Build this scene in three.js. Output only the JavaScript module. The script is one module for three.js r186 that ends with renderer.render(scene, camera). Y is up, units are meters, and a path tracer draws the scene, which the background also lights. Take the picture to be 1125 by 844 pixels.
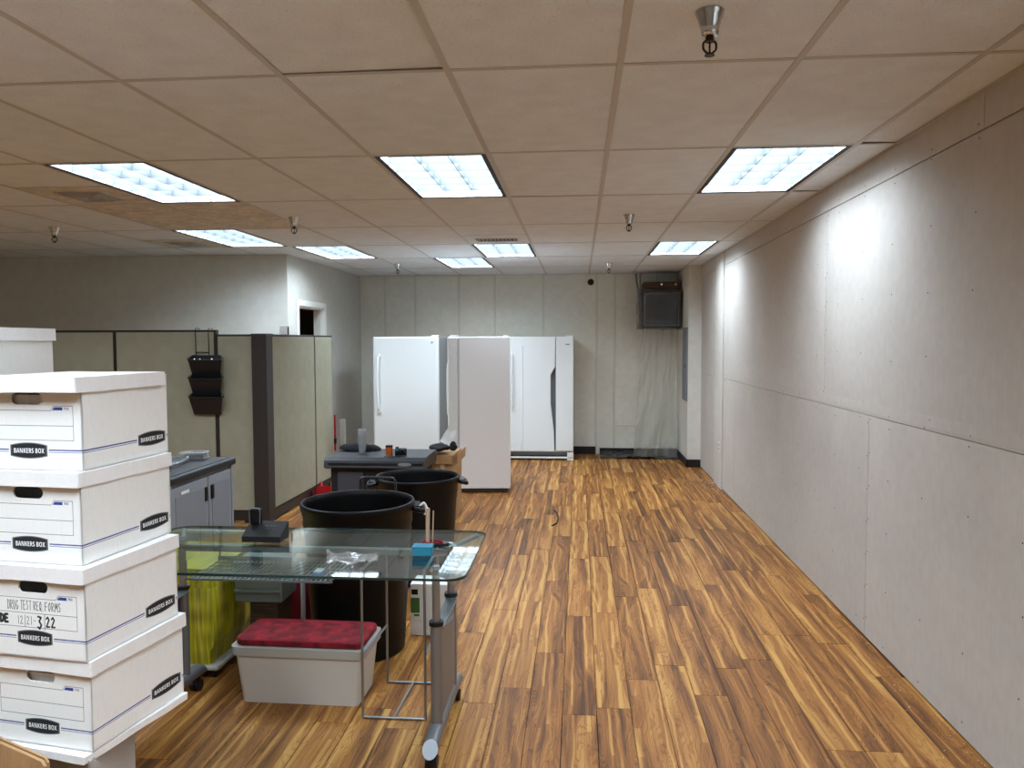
import * as THREE from 'three';
import { RoundedBoxGeometry } from 'three/addons/geometries/RoundedBoxGeometry.js';
import { mergeGeometries } from 'three/addons/utils/BufferGeometryUtils.js';
import { RectAreaLightUniformsLib } from 'three/addons/lights/RectAreaLightUniformsLib.js';

// ---------------------------------------------------------------- camera, exposure, light levels
RectAreaLightUniformsLib.init();
const scene = new THREE.Scene();
scene.background = new THREE.Color(0x000000);
const camera = new THREE.PerspectiveCamera(52.67, 1125 / 844, 0.05, 60);
camera.position.set(0, 1.622, 0);
camera.rotation.order = 'YXZ';
camera.rotation.set(-0.05442, 0.08611, -0.00256);
const renderer = new THREE.WebGLRenderer({ antialias: true });
renderer.toneMapping = THREE.LinearToneMapping;
renderer.toneMappingExposure = 1.0;
renderer.shadowMap.enabled = true;
const TROFFER_POWER = 22.0, TROFFER_COLOUR = new THREE.Color().setRGB(0.85, 1.0, 1.16);

// ---------------------------------------------------------------- dimensions of the room
const HC = 2.587, XR = 1.561, ZB = -11.2, XL = -7.789, ZN = 3.0, GX = -0.469, GZ = -2.788;

// ---------------------------------------------------------------- helpers
let seed = 12345;
const rnd = () => { seed = (seed * 1664525 + 1013904223) >>> 0; return seed / 4294967296; };
const rr = (a, b) => a + (b - a) * rnd();
const PERM = new Uint8Array(512);
{ const p = [...Array(256).keys()]; for (let i = 255; i > 0; i--) { const j = Math.floor(rnd() * (i + 1)); [p[i], p[j]] = [p[j], p[i]]; } for (let i = 0; i < 512; i++) PERM[i] = p[i & 255]; }
function vnoise(x, y) {
  const xi = Math.floor(x), yi = Math.floor(y), fx = x - xi, fy = y - yi;
  const u = fx * fx * (3 - 2 * fx), v = fy * fy * (3 - 2 * fy), X = xi & 255, Y = yi & 255, X1 = (X + 1) & 255, Y1 = (Y + 1) & 255;
  const a = PERM[PERM[X] + Y], b = PERM[PERM[X1] + Y], c = PERM[PERM[X] + Y1], d = PERM[PERM[X1] + Y1];
  return (a + (b - a) * u + (c - a) * v + (a - b - c + d) * u * v) / 255;
}
const fbm = (x, y, o = 3) => { let s = 0, a = 0.5, t = 0; for (let i = 0; i < o; i++) { s += a * vnoise(x, y); t += a; a *= 0.5; x = x * 2.03 + 17.1; y = y * 2.03 + 9.7; } return s / t; };
const taken = {};
function numbered(n) { if (!(n in taken)) { taken[n] = 0; return n; } taken[n]++; return n + '_' + String(taken[n]).padStart(3, '0'); }
function mesh(name, geo, mat, parent) { const m = new THREE.Mesh(Array.isArray(geo) ? merge(geo) : geo, mat); m.name = name; parent.add(m); return m; }
function merge(list) {
  const g = list.map((k) => { const q = k.index ? k.toNonIndexed() : k.clone(); for (const a of Object.keys(q.attributes)) if (!['position', 'normal', 'uv'].includes(a)) q.deleteAttribute(a); return q; });
  return g.length === 1 ? g[0] : mergeGeometries(g);
}
function thing(name, label, category, pos = [0, 0, 0], turn = 0, group) {
  const o = new THREE.Group(); o.name = numbered(name); scene.add(o); o.position.set(...pos); o.rotation.y = turn;
  o.userData = { label, category }; if (group) o.userData.group = group; return o;
}
function single(name, label, category, geo, mat, group) {
  const m = mesh(numbered(name), geo, mat, scene); m.userData = { label, category }; if (group) m.userData.group = group; return m;
}
function struct(name) { const o = new THREE.Group(); o.name = name; o.userData = { kind: 'structure' }; scene.add(o); return o; }
const label = (o, l) => { o.userData.label = l; return o; };
// geometry makers (x, y, z = centre)
const bx = (w, h, d, x = 0, y = 0, z = 0) => new THREE.BoxGeometry(w, h, d).translate(x, y, z);
const span = (x0, x1, y0, y1, z0, z1) => bx(Math.abs(x1 - x0), Math.abs(y1 - y0), Math.abs(z1 - z0), (x0 + x1) / 2, (y0 + y1) / 2, (z0 + z1) / 2);
const rb = (w, h, d, x = 0, y = 0, z = 0, r = 0.006, s = 2) => new RoundedBoxGeometry(w, h, d, s, Math.min(r, w / 2.01, h / 2.01, d / 2.01)).translate(x, y, z);
const rspan = (x0, x1, y0, y1, z0, z1, r = 0.006, s = 2) => rb(Math.abs(x1 - x0), Math.abs(y1 - y0), Math.abs(z1 - z0), (x0 + x1) / 2, (y0 + y1) / 2, (z0 + z1) / 2, r, s);
const cyl = (r0, r1, h, x = 0, y = 0, z = 0, n = 20, open = false) => new THREE.CylinderGeometry(r0, r1, h, n, 1, open).translate(x, y, z);
const V = (x, y, z) => new THREE.Vector3(x, y, z);
function rod(a, b, r, n = 8) { const A = V(...a), B = V(...b), d = B.clone().sub(A); const g = new THREE.CylinderGeometry(r, r, d.length(), n); g.applyQuaternion(new THREE.Quaternion().setFromUnitVectors(V(0, 1, 0), d.normalize())); const c = A.add(B).multiplyScalar(0.5); return g.translate(c.x, c.y, c.z); }
const tube = (pts, r, n = 40, k = 8, closed = false) => new THREE.TubeGeometry(new THREE.CatmullRomCurve3(pts.map((p) => V(...p)), closed, 'catmullrom', 0.3), n, r, k, closed);
const lathe = (pts, n = 40) => new THREE.LatheGeometry(pts.map((p) => new THREE.Vector2(...p)), n);
// box-projected uv in metres
function uvm(g, s = 1, ox = 0, oy = 0) {
  if (!g.attributes.normal) g.computeVertexNormals();
  const p = g.attributes.position, n = g.attributes.normal, u = new Float32Array(p.count * 2);
  for (let i = 0; i < p.count; i++) {
    const ax = Math.abs(n.getX(i)), ay = Math.abs(n.getY(i)), az = Math.abs(n.getZ(i));
    const [a, b] = ay >= ax && ay >= az ? [p.getX(i), p.getZ(i)] : ax >= az ? [p.getZ(i), p.getY(i)] : [p.getX(i), p.getY(i)];
    u[2 * i] = a * s + ox; u[2 * i + 1] = b * s + oy;
  }
  g.setAttribute('uv', new THREE.BufferAttribute(u, 2)); return g;
}
function wobble(g, amp, f = 6, o = 0) {   // gentle uneven surface: the same shift for the same place
  const p = g.attributes.position;
  for (let i = 0; i < p.count; i++) { const x = p.getX(i), y = p.getY(i), z = p.getZ(i); p.setXYZ(i, x + amp * (fbm(y * f + 3 + o, z * f + 7) - 0.5), y + amp * (fbm(x * f + 31 + o, z * f + 11) - 0.5), z + amp * (fbm(x * f + 51 + o, y * f + 19) - 0.5)); }
  g.computeVertexNormals(); return g;
}
// textures
function dataTex(w, h, f, srgb = true, repeat) {
  const d = new Uint8Array(w * h * 4);
  for (let y = 0; y < h; y++) for (let x = 0; x < w; x++) { const c = f(x, y), i = 4 * (y * w + x); d[i] = c[0]; d[i + 1] = c[1]; d[i + 2] = c[2]; d[i + 3] = 255; }
  const t = new THREE.DataTexture(d, w, h); t.magFilter = THREE.LinearFilter; t.minFilter = THREE.LinearMipmapLinearFilter; t.generateMipmaps = true;
  t.wrapS = t.wrapT = THREE.RepeatWrapping; if (srgb) t.colorSpace = THREE.SRGBColorSpace; if (repeat) t.repeat.set(...repeat); t.needsUpdate = true; return t;
}
const cl = (v) => Math.max(0, Math.min(255, v));
function canvasTex(w, h, draw) { const c = document.createElement('canvas'); c.width = w; c.height = h; draw(c.getContext('2d'), w, h); const t = new THREE.CanvasTexture(c); t.colorSpace = THREE.SRGBColorSpace; return t; }
const std = (c, r = 0.6, o = {}) => new THREE.MeshStandardMaterial({ color: c, roughness: r, ...o });
// tileable noise (period n lattice cells)
function tnoise(x, y, n) {
  const xi = Math.floor(x), yi = Math.floor(y), fx = x - xi, fy = y - yi, u = fx * fx * (3 - 2 * fx), v = fy * fy * (3 - 2 * fy);
  const h = (a, b) => PERM[PERM[((a % n) + n) % n & 255] + (((b % n) + n) % n & 255)];
  const a = h(xi, yi), b = h(xi + 1, yi), c = h(xi, yi + 1), d = h(xi + 1, yi + 1);
  return (a + (b - a) * u + (c - a) * v + (a - b - c + d) * u * v) / 255;
}

// ---------------------------------------------------------------- textures and materials
const WROWS = 12;
const woodTex = (() => {
  const W = 2048, H = 2040, rh = H / WROWS;
  const rows = [...Array(WROWS)].map((_, i) => ({ s: i * 37.7 + 3, tone: [0.06, -0.12, 0.16, -0.16, 0.0, 0.1, -0.08, 0.03, -0.14, 0.2, -0.04, 0.08][i], b1: rr(0.08, 0.45), b2: rr(0.55, 0.95), w1: rr(0.03, 0.2), w2: rr(0.02, 0.16), dark: rr(0.55, 1) }));
  const light = [224, 182, 122], mid = [176, 122, 70], deep = [96, 62, 36];
  return dataTex(W, H, (x, y) => {
    const R = rows[Math.min(WROWS - 1, Math.floor(y / rh))], u = x / W * 1.22, v = (y % rh) / rh * 0.15, s = R.s;
    const wv = fbm(u * 2.0 + s, v * 11 + s, 3), w2 = fbm(u * 7 + s * 2, v * 42, 2);
    const ring = v * 90 + 17 * wv + 2.6 * w2;
    const q = 0.5 + 0.5 * Math.sin(ring * 6.283), line = q * q * q * q;
    const broad = fbm(u * 1.1 + s * 3, v * 30 + 3.6 * wv + s, 3);
    const streak = fbm(u * 4 + s * 2, v * 170 + 2 * wv, 2);
    const fine = vnoise(u * 40 + s, v * 1400) * 0.55 + vnoise(u * 110 + s, v * 3000) * 0.45;
    const wob = 0.035 * (fbm(u * 2.4 + s * 5, 1.3, 3) - 0.5);
    const band = (at, w) => { const d = Math.abs(v - at * 0.15 - wob) / (w * 0.075 + 0.003); return d < 1 ? 1 - d * d * d * d : 0; };
    const pale = Math.max(band(R.b1, R.w1) * (fbm(u * 1.7 + s, 9.1, 2) > 0.42 ? 1 : 0.25), band(R.b2, R.w2) * (fbm(u * 1.5 + s * 2, 4.4, 2) > 0.48 ? 1 : 0.2));
    let t = 0.47 + R.tone + (broad - 0.5) * 1.5 + 0.42 * pale + (streak - 0.5) * 0.45;
    t -= line * 0.4 * R.dark * (0.2 + broad) * (1 - 0.5 * pale) + (fine - 0.5) * 0.3;
    const vein = Math.abs(fbm(u * 2.3 + s * 7, v * 18 + s, 3) - 0.5); if (vein < 0.01) t -= 0.34 * (1 - vein / 0.01);
    const c = t > 0.5 ? mid.map((m, k) => m + (light[k] - m) * Math.min(1, (t - 0.5) * 1.7)) : mid.map((m, k) => m + (deep[k] - m) * Math.min(1, (0.5 - t) * 1.5));
    return c.map(cl);
  });
})();
const scuffTex = dataTex(512, 512, (x, y) => { const a = tnoise(x / 64, y / 64, 8), b = tnoise(x / 16, y / 16, 32), c = tnoise(x / 4, y / 4, 128); const v = 120 + 70 * (a - 0.5) + 60 * (b - 0.5) + 40 * (c - 0.5); return [v, v, v].map(cl); }, false);
const tileTex = dataTex(1024, 1024, (x, y) => {
  const a = tnoise(x / 128, y / 128, 8), b = tnoise(x / 3, y / 3, 341), c = tnoise(x / 7, y / 7, 146);
  let v = 234 + 8 * (a - 0.5) + 16 * (b - 0.5); if (c > 0.86 && b > 0.45) v -= 34; if (b > 0.95) v -= 30; return [v * 0.975, v * 1.0, v * 1.02].map(cl);
});
const stainTex = dataTex(512, 512, (x, y) => { const a = tnoise(x / 64, y / 64, 8), b = tnoise(x / 20, y / 20, 25), c = tnoise(x / 3, y / 3, 170); const k = 0.86 + 0.1 * (a - 0.5) + 0.1 * (b - 0.5) + 0.06 * (c - 0.5); return [246 * k, 240 * k, 226 * k].map(cl); });
const plasterTex = dataTex(512, 512, (x, y) => { const a = tnoise(x / 128, y / 128, 4), b = tnoise(x / 24, y / 24, 21), c = tnoise(x / 2, y / 2, 256); const v = 238 + 8 * (a - 0.5) + 8 * (b - 0.5) + 8 * (c - 0.5); return [v, v, v].map(cl); });
const drywallTex = dataTex(1024, 1024, (x, y) => { const a = tnoise(x / 200, y / 200, 5), b = tnoise(x / 30, y / 30, 34), c = tnoise(x / 2, y / 2, 512), e = tnoise(x / 6, y / 90, 170); const v = 236 + 9 * (a - 0.5) + 7 * (b - 0.5) + 9 * (c - 0.5) + 5 * (e - 0.5); return [v, v * 0.985, v * 0.975].map(cl); });
const fabricTex = dataTex(512, 512, (x, y) => { const t = (Math.sin(x * Math.PI / 2) + Math.sin(y * Math.PI / 2)) * 5, b = tnoise(x / 2, y / 2, 256), a = tnoise(x / 90, y / 90, 5); const v = 226 + t + 26 * (b - 0.5) + 10 * (a - 0.5); return [v, v, v].map(cl); });
const kraftTex = dataTex(512, 512, (x, y) => { const a = tnoise(x / 100, y / 100, 5), b = tnoise(x / 2, y / 40, 256), c = tnoise(x / 2, y / 2, 256); const v = 1 + 0.08 * (a - 0.5) + 0.08 * (b - 0.5) + 0.1 * (c - 0.5); return [176 * v, 138 * v, 94 * v].map(cl); });
const corrTex = dataTex(512, 512, (x, y) => { const a = tnoise(x / 60, y / 60, 8), b = tnoise(x / 3, y / 100, 170), c = tnoise(x / 2, y / 2, 256); const v = 242 + 6 * (a - 0.5) + 3 * (b - 0.5) + 5 * (c - 0.5); return [v, v * 0.992, v * 0.98].map(cl); });
const yellowTex = dataTex(512, 512, (x, y) => {
  const a = tnoise(x / 9, y / 170, 57), b = tnoise(x / 60, y / 60, 8), c = tnoise(x / 22, y / 256, 23); const pale = Math.max(0, c - 0.62) * 1.6, k = 0.9 + 0.3 * (a - 0.5) + 0.25 * (b - 0.5);
  return [(196 + 30 * pale) * k, (186 + 34 * pale) * k, (34 + 160 * pale) * k].map(cl);
});
const redTex = dataTex(256, 256, (x, y) => { const a = tnoise(x / 2, y / 2, 128), b = tnoise(x / 30, y / 30, 8); const k = 0.8 + 0.5 * (a - 0.5) + 0.4 * (b - 0.5); return [168 * k, 30 * k, 46 * k].map(cl); });
const darkWoodTex = dataTex(256, 256, (x, y) => { const a = tnoise(x / 60, y / 4, 64), b = tnoise(x / 20, y / 2, 128); const k = 0.7 + 0.5 * (a - 0.5) + 0.3 * (b - 0.5); return [104 * k, 74 * k, 46 * k].map(cl); });

const M = {
  wood: new THREE.MeshPhysicalMaterial({ map: woodTex, color: new THREE.Color().setRGB(0.77, 0.66, 0.42), roughness: 0.5, specularIntensity: 0.7, bumpMap: woodTex, bumpScale: 0.0006 }),
  subfloor: std(0x2c2018, 0.9),
  tile: new THREE.MeshStandardMaterial({ map: tileTex, roughness: 0.95, bumpMap: tileTex, bumpScale: 0.0012 }),
  stained: new THREE.MeshStandardMaterial({ map: stainTex, roughness: 0.95 }),
  tee: std(0xc4c2bd, 0.6), deck: std(0x6a6661, 0.95),
  plaster: new THREE.MeshStandardMaterial({ map: plasterTex, color: 0xf0eee5, roughness: 0.85 }),
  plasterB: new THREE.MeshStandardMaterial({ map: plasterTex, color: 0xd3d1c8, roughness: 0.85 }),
  backPanel: new THREE.MeshStandardMaterial({ map: plasterTex, color: 0xf2f0e3, roughness: 0.8 }),
  batten: std(0xd6d3c4, 0.7), studs: std(0x4b463f, 0.9),
  drywall: new THREE.MeshStandardMaterial({ map: drywallTex, color: 0xdad6cf, roughness: 0.9 }),
  drywallB: new THREE.MeshStandardMaterial({ map: drywallTex, color: 0xd4d0c9, roughness: 0.9 }),
  mud: new THREE.MeshStandardMaterial({ map: plasterTex, color: 0xe2ddd2, roughness: 0.85 }),
  screw: std(0x4a4644, 0.5, { metalness: 0.4 }),
  trimWhite: std(0xe6e4de, 0.5), blackBase: std(0x141416, 0.45), dark: std(0x1d1a18, 0.8),
  fabric: new THREE.MeshStandardMaterial({ map: fabricTex, color: 0xb3b199, roughness: 0.95 }),
  panelFrame: std(0x2a2622, 0.5), post: std(0x2f2a27, 0.55),
  appliance: new THREE.MeshPhysicalMaterial({ color: 0xe9edec, roughness: 0.32, clearcoat: 0.4, clearcoatRoughness: 0.25 }),
  applianceSide: std(0xf6f8f9, 0.4), gasket: std(0x8b9092, 0.7), grey: std(0x7d8082, 0.5), plinth: std(0x3a3632, 0.7),
  carton: new THREE.MeshStandardMaterial({ map: kraftTex, roughness: 0.9 }),
  white: new THREE.MeshStandardMaterial({ map: corrTex, roughness: 0.85 }),
  cabGrey: std(0x8f9298, 0.55), cabGrey2: std(0x85888e, 0.55), black: std(0x0d0d0f, 0.4), blackMatte: std(0x131314, 0.75), blackSheen: std(0x101012, 0.28),
  canBlack: new THREE.MeshPhysicalMaterial({ color: 0x060607, roughness: 0.42, specularIntensity: 0.5 }), chrome: std(0xcfd2d3, 0.2, { metalness: 1 }), steel: std(0x9ea2a6, 0.35, { metalness: 0.85 }), silver: std(0x8d9195, 0.38, { metalness: 0.7 }),
  glass: new THREE.MeshPhysicalMaterial({ color: new THREE.Color().setRGB(0.86, 0.95, 0.93), roughness: 0.03, transmission: 1, thickness: 0, ior: 1.5 }),
  glassEdge: std(0x1d3a34, 0.2),
  yellow: new THREE.MeshStandardMaterial({ map: yellowTex, roughness: 0.45 }), red: new THREE.MeshStandardMaterial({ map: redTex, roughness: 0.95 }), redPlain: std(0xb3141f, 0.4), redCloth: std(0x8e1226, 0.8),
  tub: std(0xd9d4cb, 0.4), tubRim: std(0xbdbab3, 0.45), greyGreen: std(0x78857f, 0.45), blueGrey: std(0x5e7486, 0.5), teal: std(0x187f9c, 0.45), blue: std(0x2a6aae, 0.5),
  cloth: std(0x17171a, 0.95), orange: std(0xb0521c, 0.5), beige: std(0xc9a98c, 0.6), whitePlain: std(0xebebe8, 0.5), green: std(0x4f7a35, 0.6),
  darkWood: new THREE.MeshStandardMaterial({ map: darkWoodTex, roughness: 0.7 }),
  film: new THREE.MeshPhysicalMaterial({ color: 0xf2f2ee, roughness: 0.38, transmission: 0.87, thickness: 0, ior: 1.35, side: THREE.DoubleSide }),
  filmDark: new THREE.MeshPhysicalMaterial({ color: 0xd8d9da, roughness: 0.14, transmission: 0.95, thickness: 0, ior: 1.35, side: THREE.DoubleSide }),
  tarp: std(0x2a2826, 0.45), panelGrey: std(0x7f868a, 0.5), screen: std(0x1a1c1f, 0.25), bezel: std(0x26282c, 0.45),
  lampGlow: new THREE.MeshStandardMaterial({ color: 0xffffff, roughness: 0.9, emissive: new THREE.Color().setRGB(0.85, 0.96, 1.0), emissiveIntensity: 0.95 }),
  louver: std(0x565c5e, 0.5), blackTrim: std(0x0c0c0c, 0.6), housing: std(0xe8e8e6, 0.6), brass: std(0x3a322a, 0.4, { metalness: 0.8 }),
  clearPlastic: new THREE.MeshPhysicalMaterial({ color: 0xe6e8e8, roughness: 0.12, transmission: 0.75, thickness: 0, ior: 1.45 }),
};

// ---------------------------------------------------------------- floor of laminate planks
{
  const floor = struct('floor');
  mesh('subfloor', bx(XR - XL + 0.4, 0.04, ZN - ZB + 0.4, (XR + XL) / 2, -0.03, (ZN + ZB) / 2), M.subfloor, floor);
  const PW = 0.15, PL = 1.22, gap = 0.0013;
  const view = new THREE.Matrix4(); camera.updateMatrixWorld(); view.copy(camera.matrixWorld).invert();
  const list = [];
  const nx = Math.ceil((XR - XL) / PW);
  for (let i = 0; i < nx; i++) {
    const x1 = XR + 0.02 - i * PW, x0 = x1 - PW; let z = ZN + 0.05 - rr(0, PL);
    let zTop = ZN + 0.05;
    while (zTop > ZB - 0.03) {
      const zBot = Math.max(ZB - 0.05, z); if (zTop - zBot > 0.05) list.push({ x0, x1, z0: zBot, z1: zTop, row: Math.floor(rnd() * WROWS), flip: rnd() < 0.5, lift: rr(-0.0004, 0.0004), wide: rnd() < 0.05 ? 0.0022 : 0 });
      zTop = zBot; z -= PL;
    }
  }
  const plank = (p) => {
    const w = PW - 2 * gap - p.wide, L = p.z1 - p.z0 - 2 * gap - p.wide, g = new THREE.BoxGeometry(w, 0.01, L), uv = g.attributes.uv, pos = g.attributes.position, f = L / PL;
    for (let k = 0; k < uv.count; k++) { let u = (pos.getZ(k) / L + 0.5) * f, v = pos.getX(k) / w + 0.5; if (p.flip) { u = f - u; v = 1 - v; } uv.setXY(k, 0.002 + u * 0.996, (p.row + 0.02 + v * 0.96) / WROWS); }
    return g;
  };
  const shared = {};
  const inView = (p) => {
    const x = (p.x0 + p.x1) / 2, z = (p.z0 + p.z1) / 2;
    if (x < -2.7 && z < -6.6) return 0; if (x < -1.9 && z > -6.6) return 0;
    for (const zz of [z, p.z0, p.z1]) { const q = V(x, 0, zz).applyMatrix4(view); if (q.z < -0.3 && Math.abs(q.x / q.z) < 0.66 && Math.abs(q.y / q.z) < 0.495) return 1 / (q.z * q.z * -q.z); }
    return 0;
  };
  list.forEach((p) => { p.v = inView(p); }); list.sort((a, b) => b.v - a.v);
  const rest = [];
  list.forEach((p, i) => {
    const whole = Math.abs(p.z1 - p.z0 - PL) < 1e-6 && !p.wide, key = p.row + (p.flip ? 'f' : 'n');
    const g = whole ? (shared[key] ??= plank(p)) : plank(p);
    if (i < 300 && p.v > 0) { const m = mesh('plank', g, M.wood, floor); m.position.set((p.x0 + p.x1) / 2, -0.005 + p.lift, (p.z0 + p.z1) / 2); }
    else rest.push(g.clone().translate((p.x0 + p.x1) / 2, -0.005, (p.z0 + p.z1) / 2));
  });
  mesh('plank_field', rest, M.wood, floor).userData = { kind: 'stuff' };
}

// ---------------------------------------------------------------- ceiling: grid, tiles, troffers
const gx = (k) => GX + 0.61 * k, gz = (k) => GZ - 1.22 * k;
const TROFFERS = [[-4, 1, 'far'], [-1, 1], [2, 1], [-5, 3], [-4, 4], [-2, 5], [-1, 4], [2, 4], [-4, -2], [-2, -2], [0, -2], [2, -2], [-7, 1], [-7, -2]];
const VENT_HALF = { '-5,1': 1, '-6,3': 1, '-1,3': 1 };
{
  const ceiling = struct('ceiling');
  mesh('deck', span(XL - 0.2, XR + 0.2, HC + 0.32, HC + 0.4, ZN + 0.2, ZB - 0.3), M.deck, ceiling);
  const isTroffer = (c, r) => TROFFERS.some(([a, b]) => a === c && b === r);
  const whole = uvm(bx(0.597, 0.014, 1.207), 1.6); const variants = [whole, whole.clone(), whole.clone()];
  variants.forEach((g, i) => { if (i) { const u = g.attributes.uv; for (let k = 0; k < u.count; k++) u.setXY(k, u.getX(k) + 0.31 * i, u.getY(k) + 0.47 * i); } });
  const tileAt = (x0, x1, z0, z1, mat = M.tile) => {
    const w = Math.abs(x1 - x0), d = Math.abs(z1 - z0); if (w < 0.03 || d < 0.03) return null;
    const full = Math.abs(w - 0.61) < 1e-3 && Math.abs(d - 1.22) < 1e-3;
    const m = mesh('ceiling_tile', full ? variants[Math.floor(rnd() * 3)] : uvm(bx(w - 0.013, 0.014, d - 0.013), 1.6, rnd(), rnd()), mat, ceiling);
    m.position.set((x0 + x1) / 2, HC + 0.0085, (z0 + z1) / 2); return m;
  };
  for (let c = -12; c <= 3; c++) for (let r = -5; r <= 6; r++) {
    const x0 = c === -5 && r >= 5 ? -3.2 : gx(c), x1 = Math.min(gx(c + 1), XR), zA = Math.min(gz(r), ZN), zBk = Math.max(gz(r + 1), x0 < -3.6 ? -8.35 : ZB);
    if (zA - zBk < 0.03 || isTroffer(c, r)) continue;
    if (VENT_HALF[`${c},${r}`]) { tileAt(x0, x1, zA, zA - 0.61); continue; }
    const stained = (c === -5 && r === 2) || (c === -4 && r === 2);
    const t = tileAt(x0, x1, zA, zBk, stained ? M.stained : M.tile); if (!t) continue;
    if (c === -1 && r === -1) { t.rotation.set(0.003, 0, 0.009); t.position.y += 0.0035; }
    else if (c === 3 && r === 0) { t.rotation.set(0.004, 0, -0.03); t.position.y += 0.004; }
    else if (c === 3 && r === 1) { t.rotation.set(0.003, 0, -0.03); t.position.y += 0.004; }
    else if (c === 0 && r === 1) { t.rotation.z = -0.004; t.position.y += 0.002; }
  }
  for (let c = -12; c <= 3; c++) { const z1 = gx(c) < -3.3 ? -8.35 : ZB; mesh('main_runner', [span(gx(c) - 0.012, gx(c) + 0.012, HC - 0.001, HC + 0.0008, ZN, z1), span(gx(c) - 0.0015, gx(c) + 0.0015, HC, HC + 0.035, ZN, z1)], M.tee, ceiling); }
  for (let c = -12; c <= 3; c++) for (let r = -4; r <= 6; r++) {
    const x0 = c === -5 && gz(r) < -8.3 ? -3.2 : gx(c), x1 = Math.min(gx(c + 1), XR); if (x0 < -3.6 && gz(r) < -8.3) continue;
    mesh('cross_tee', [span(x0 + 0.0125, x1 - 0.0125, HC - 0.0008, HC + 0.0008, gz(r) - 0.012, gz(r) + 0.012), span(x0 + 0.013, x1 - 0.013, HC, HC + 0.03, gz(r) - 0.0015, gz(r) + 0.0015)], M.tee, ceiling);
  }
  for (const k of Object.keys(VENT_HALF)) { const [c, r] = k.split(',').map(Number); mesh('cross_tee', span(gx(c) + 0.0125, gx(c + 1) - 0.0125, HC - 0.0008, HC + 0.0008, gz(r) - 0.622, gz(r) - 0.598), M.tee, ceiling); }
  mesh('wall_angle', span(XR - 0.02, XR, HC - 0.0022, HC - 0.001, ZN, -10.1), M.tee, ceiling);
  mesh('wall_angle', span(-3.2, XR, HC - 0.0022, HC - 0.001, ZB, ZB + 0.02), M.tee, ceiling);
}
{
  const where = ['above the grey plastic cabinet', 'in the middle column, close to the camera', 'beside the bare drywall, close to the camera', 'over the beige partitions', 'in front of the doorway wall', 'smallest, over the freezers', 'in the middle column, behind the slim grille', 'beside the bare drywall, towards the far corner',
    'out of view over the box stack', 'out of view over the camera', 'out of view between the camera and the drywall', 'out of view by the drywall', 'out of view over the far office side', 'out of view behind the far office side'];
  const W = 0.61, L = 1.22, D = 0.06, iw = 0.535, il = 1.15;
  TROFFERS.forEach(([c, r], n) => {
    const t = thing('troffer_light', `louvered fluorescent ceiling light ${where[n]}`, 'ceiling light', [gx(c) + 0.305, HC, gz(r) - 0.61], 0, 'louvered ceiling lights');
    mesh('housing', [span(-W / 2 + 0.01, W / 2 - 0.01, D + 0.02, D + 0.035, -L / 2 + 0.01, L / 2 - 0.01), span(-iw / 2 - 0.012, -iw / 2, 0.004, D + 0.02, -il / 2, il / 2), span(iw / 2, iw / 2 + 0.012, 0.004, D + 0.02, -il / 2, il / 2), span(-iw / 2, iw / 2, 0.004, D + 0.02, -il / 2 - 0.012, -il / 2), span(-iw / 2, iw / 2, 0.004, D + 0.02, il / 2, il / 2 + 0.012)], M.housing, t);
    mesh('black_trim', [span(-W / 2 + 0.012, -iw / 2, -0.001, 0.004, -L / 2 + 0.012, L / 2 - 0.012), span(iw / 2, W / 2 - 0.012, -0.001, 0.004, -L / 2 + 0.012, L / 2 - 0.012), span(-iw / 2, iw / 2, -0.001, 0.004, -L / 2 + 0.012, -il / 2), span(-iw / 2, iw / 2, -0.001, 0.004, il / 2, L / 2 - 0.012)], M.blackTrim, t);
    mesh('diffuser', span(-iw / 2, iw / 2, D + 0.012, D + 0.018, -il / 2, il / 2), M.lampGlow, t);
    for (let i = 1; i < 3; i++) mesh('louver_blade', bx(0.004, D - 0.008, il, -iw / 2 + iw * i / 3, D / 2, 0), M.louver, t);
    for (let i = 1; i < 6; i++) mesh('louver_blade', bx(iw, D - 0.008, 0.004, 0, D / 2, -il / 2 + il * i / 6), M.louver, t);
    const a = new THREE.RectAreaLight(TROFFER_COLOUR, TROFFER_POWER, iw - 0.02, il - 0.02); a.name = 'troffer_glow'; a.position.set(0, D + 0.008, 0); a.rotation.x = -Math.PI / 2; t.add(a);
  });
}
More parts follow.
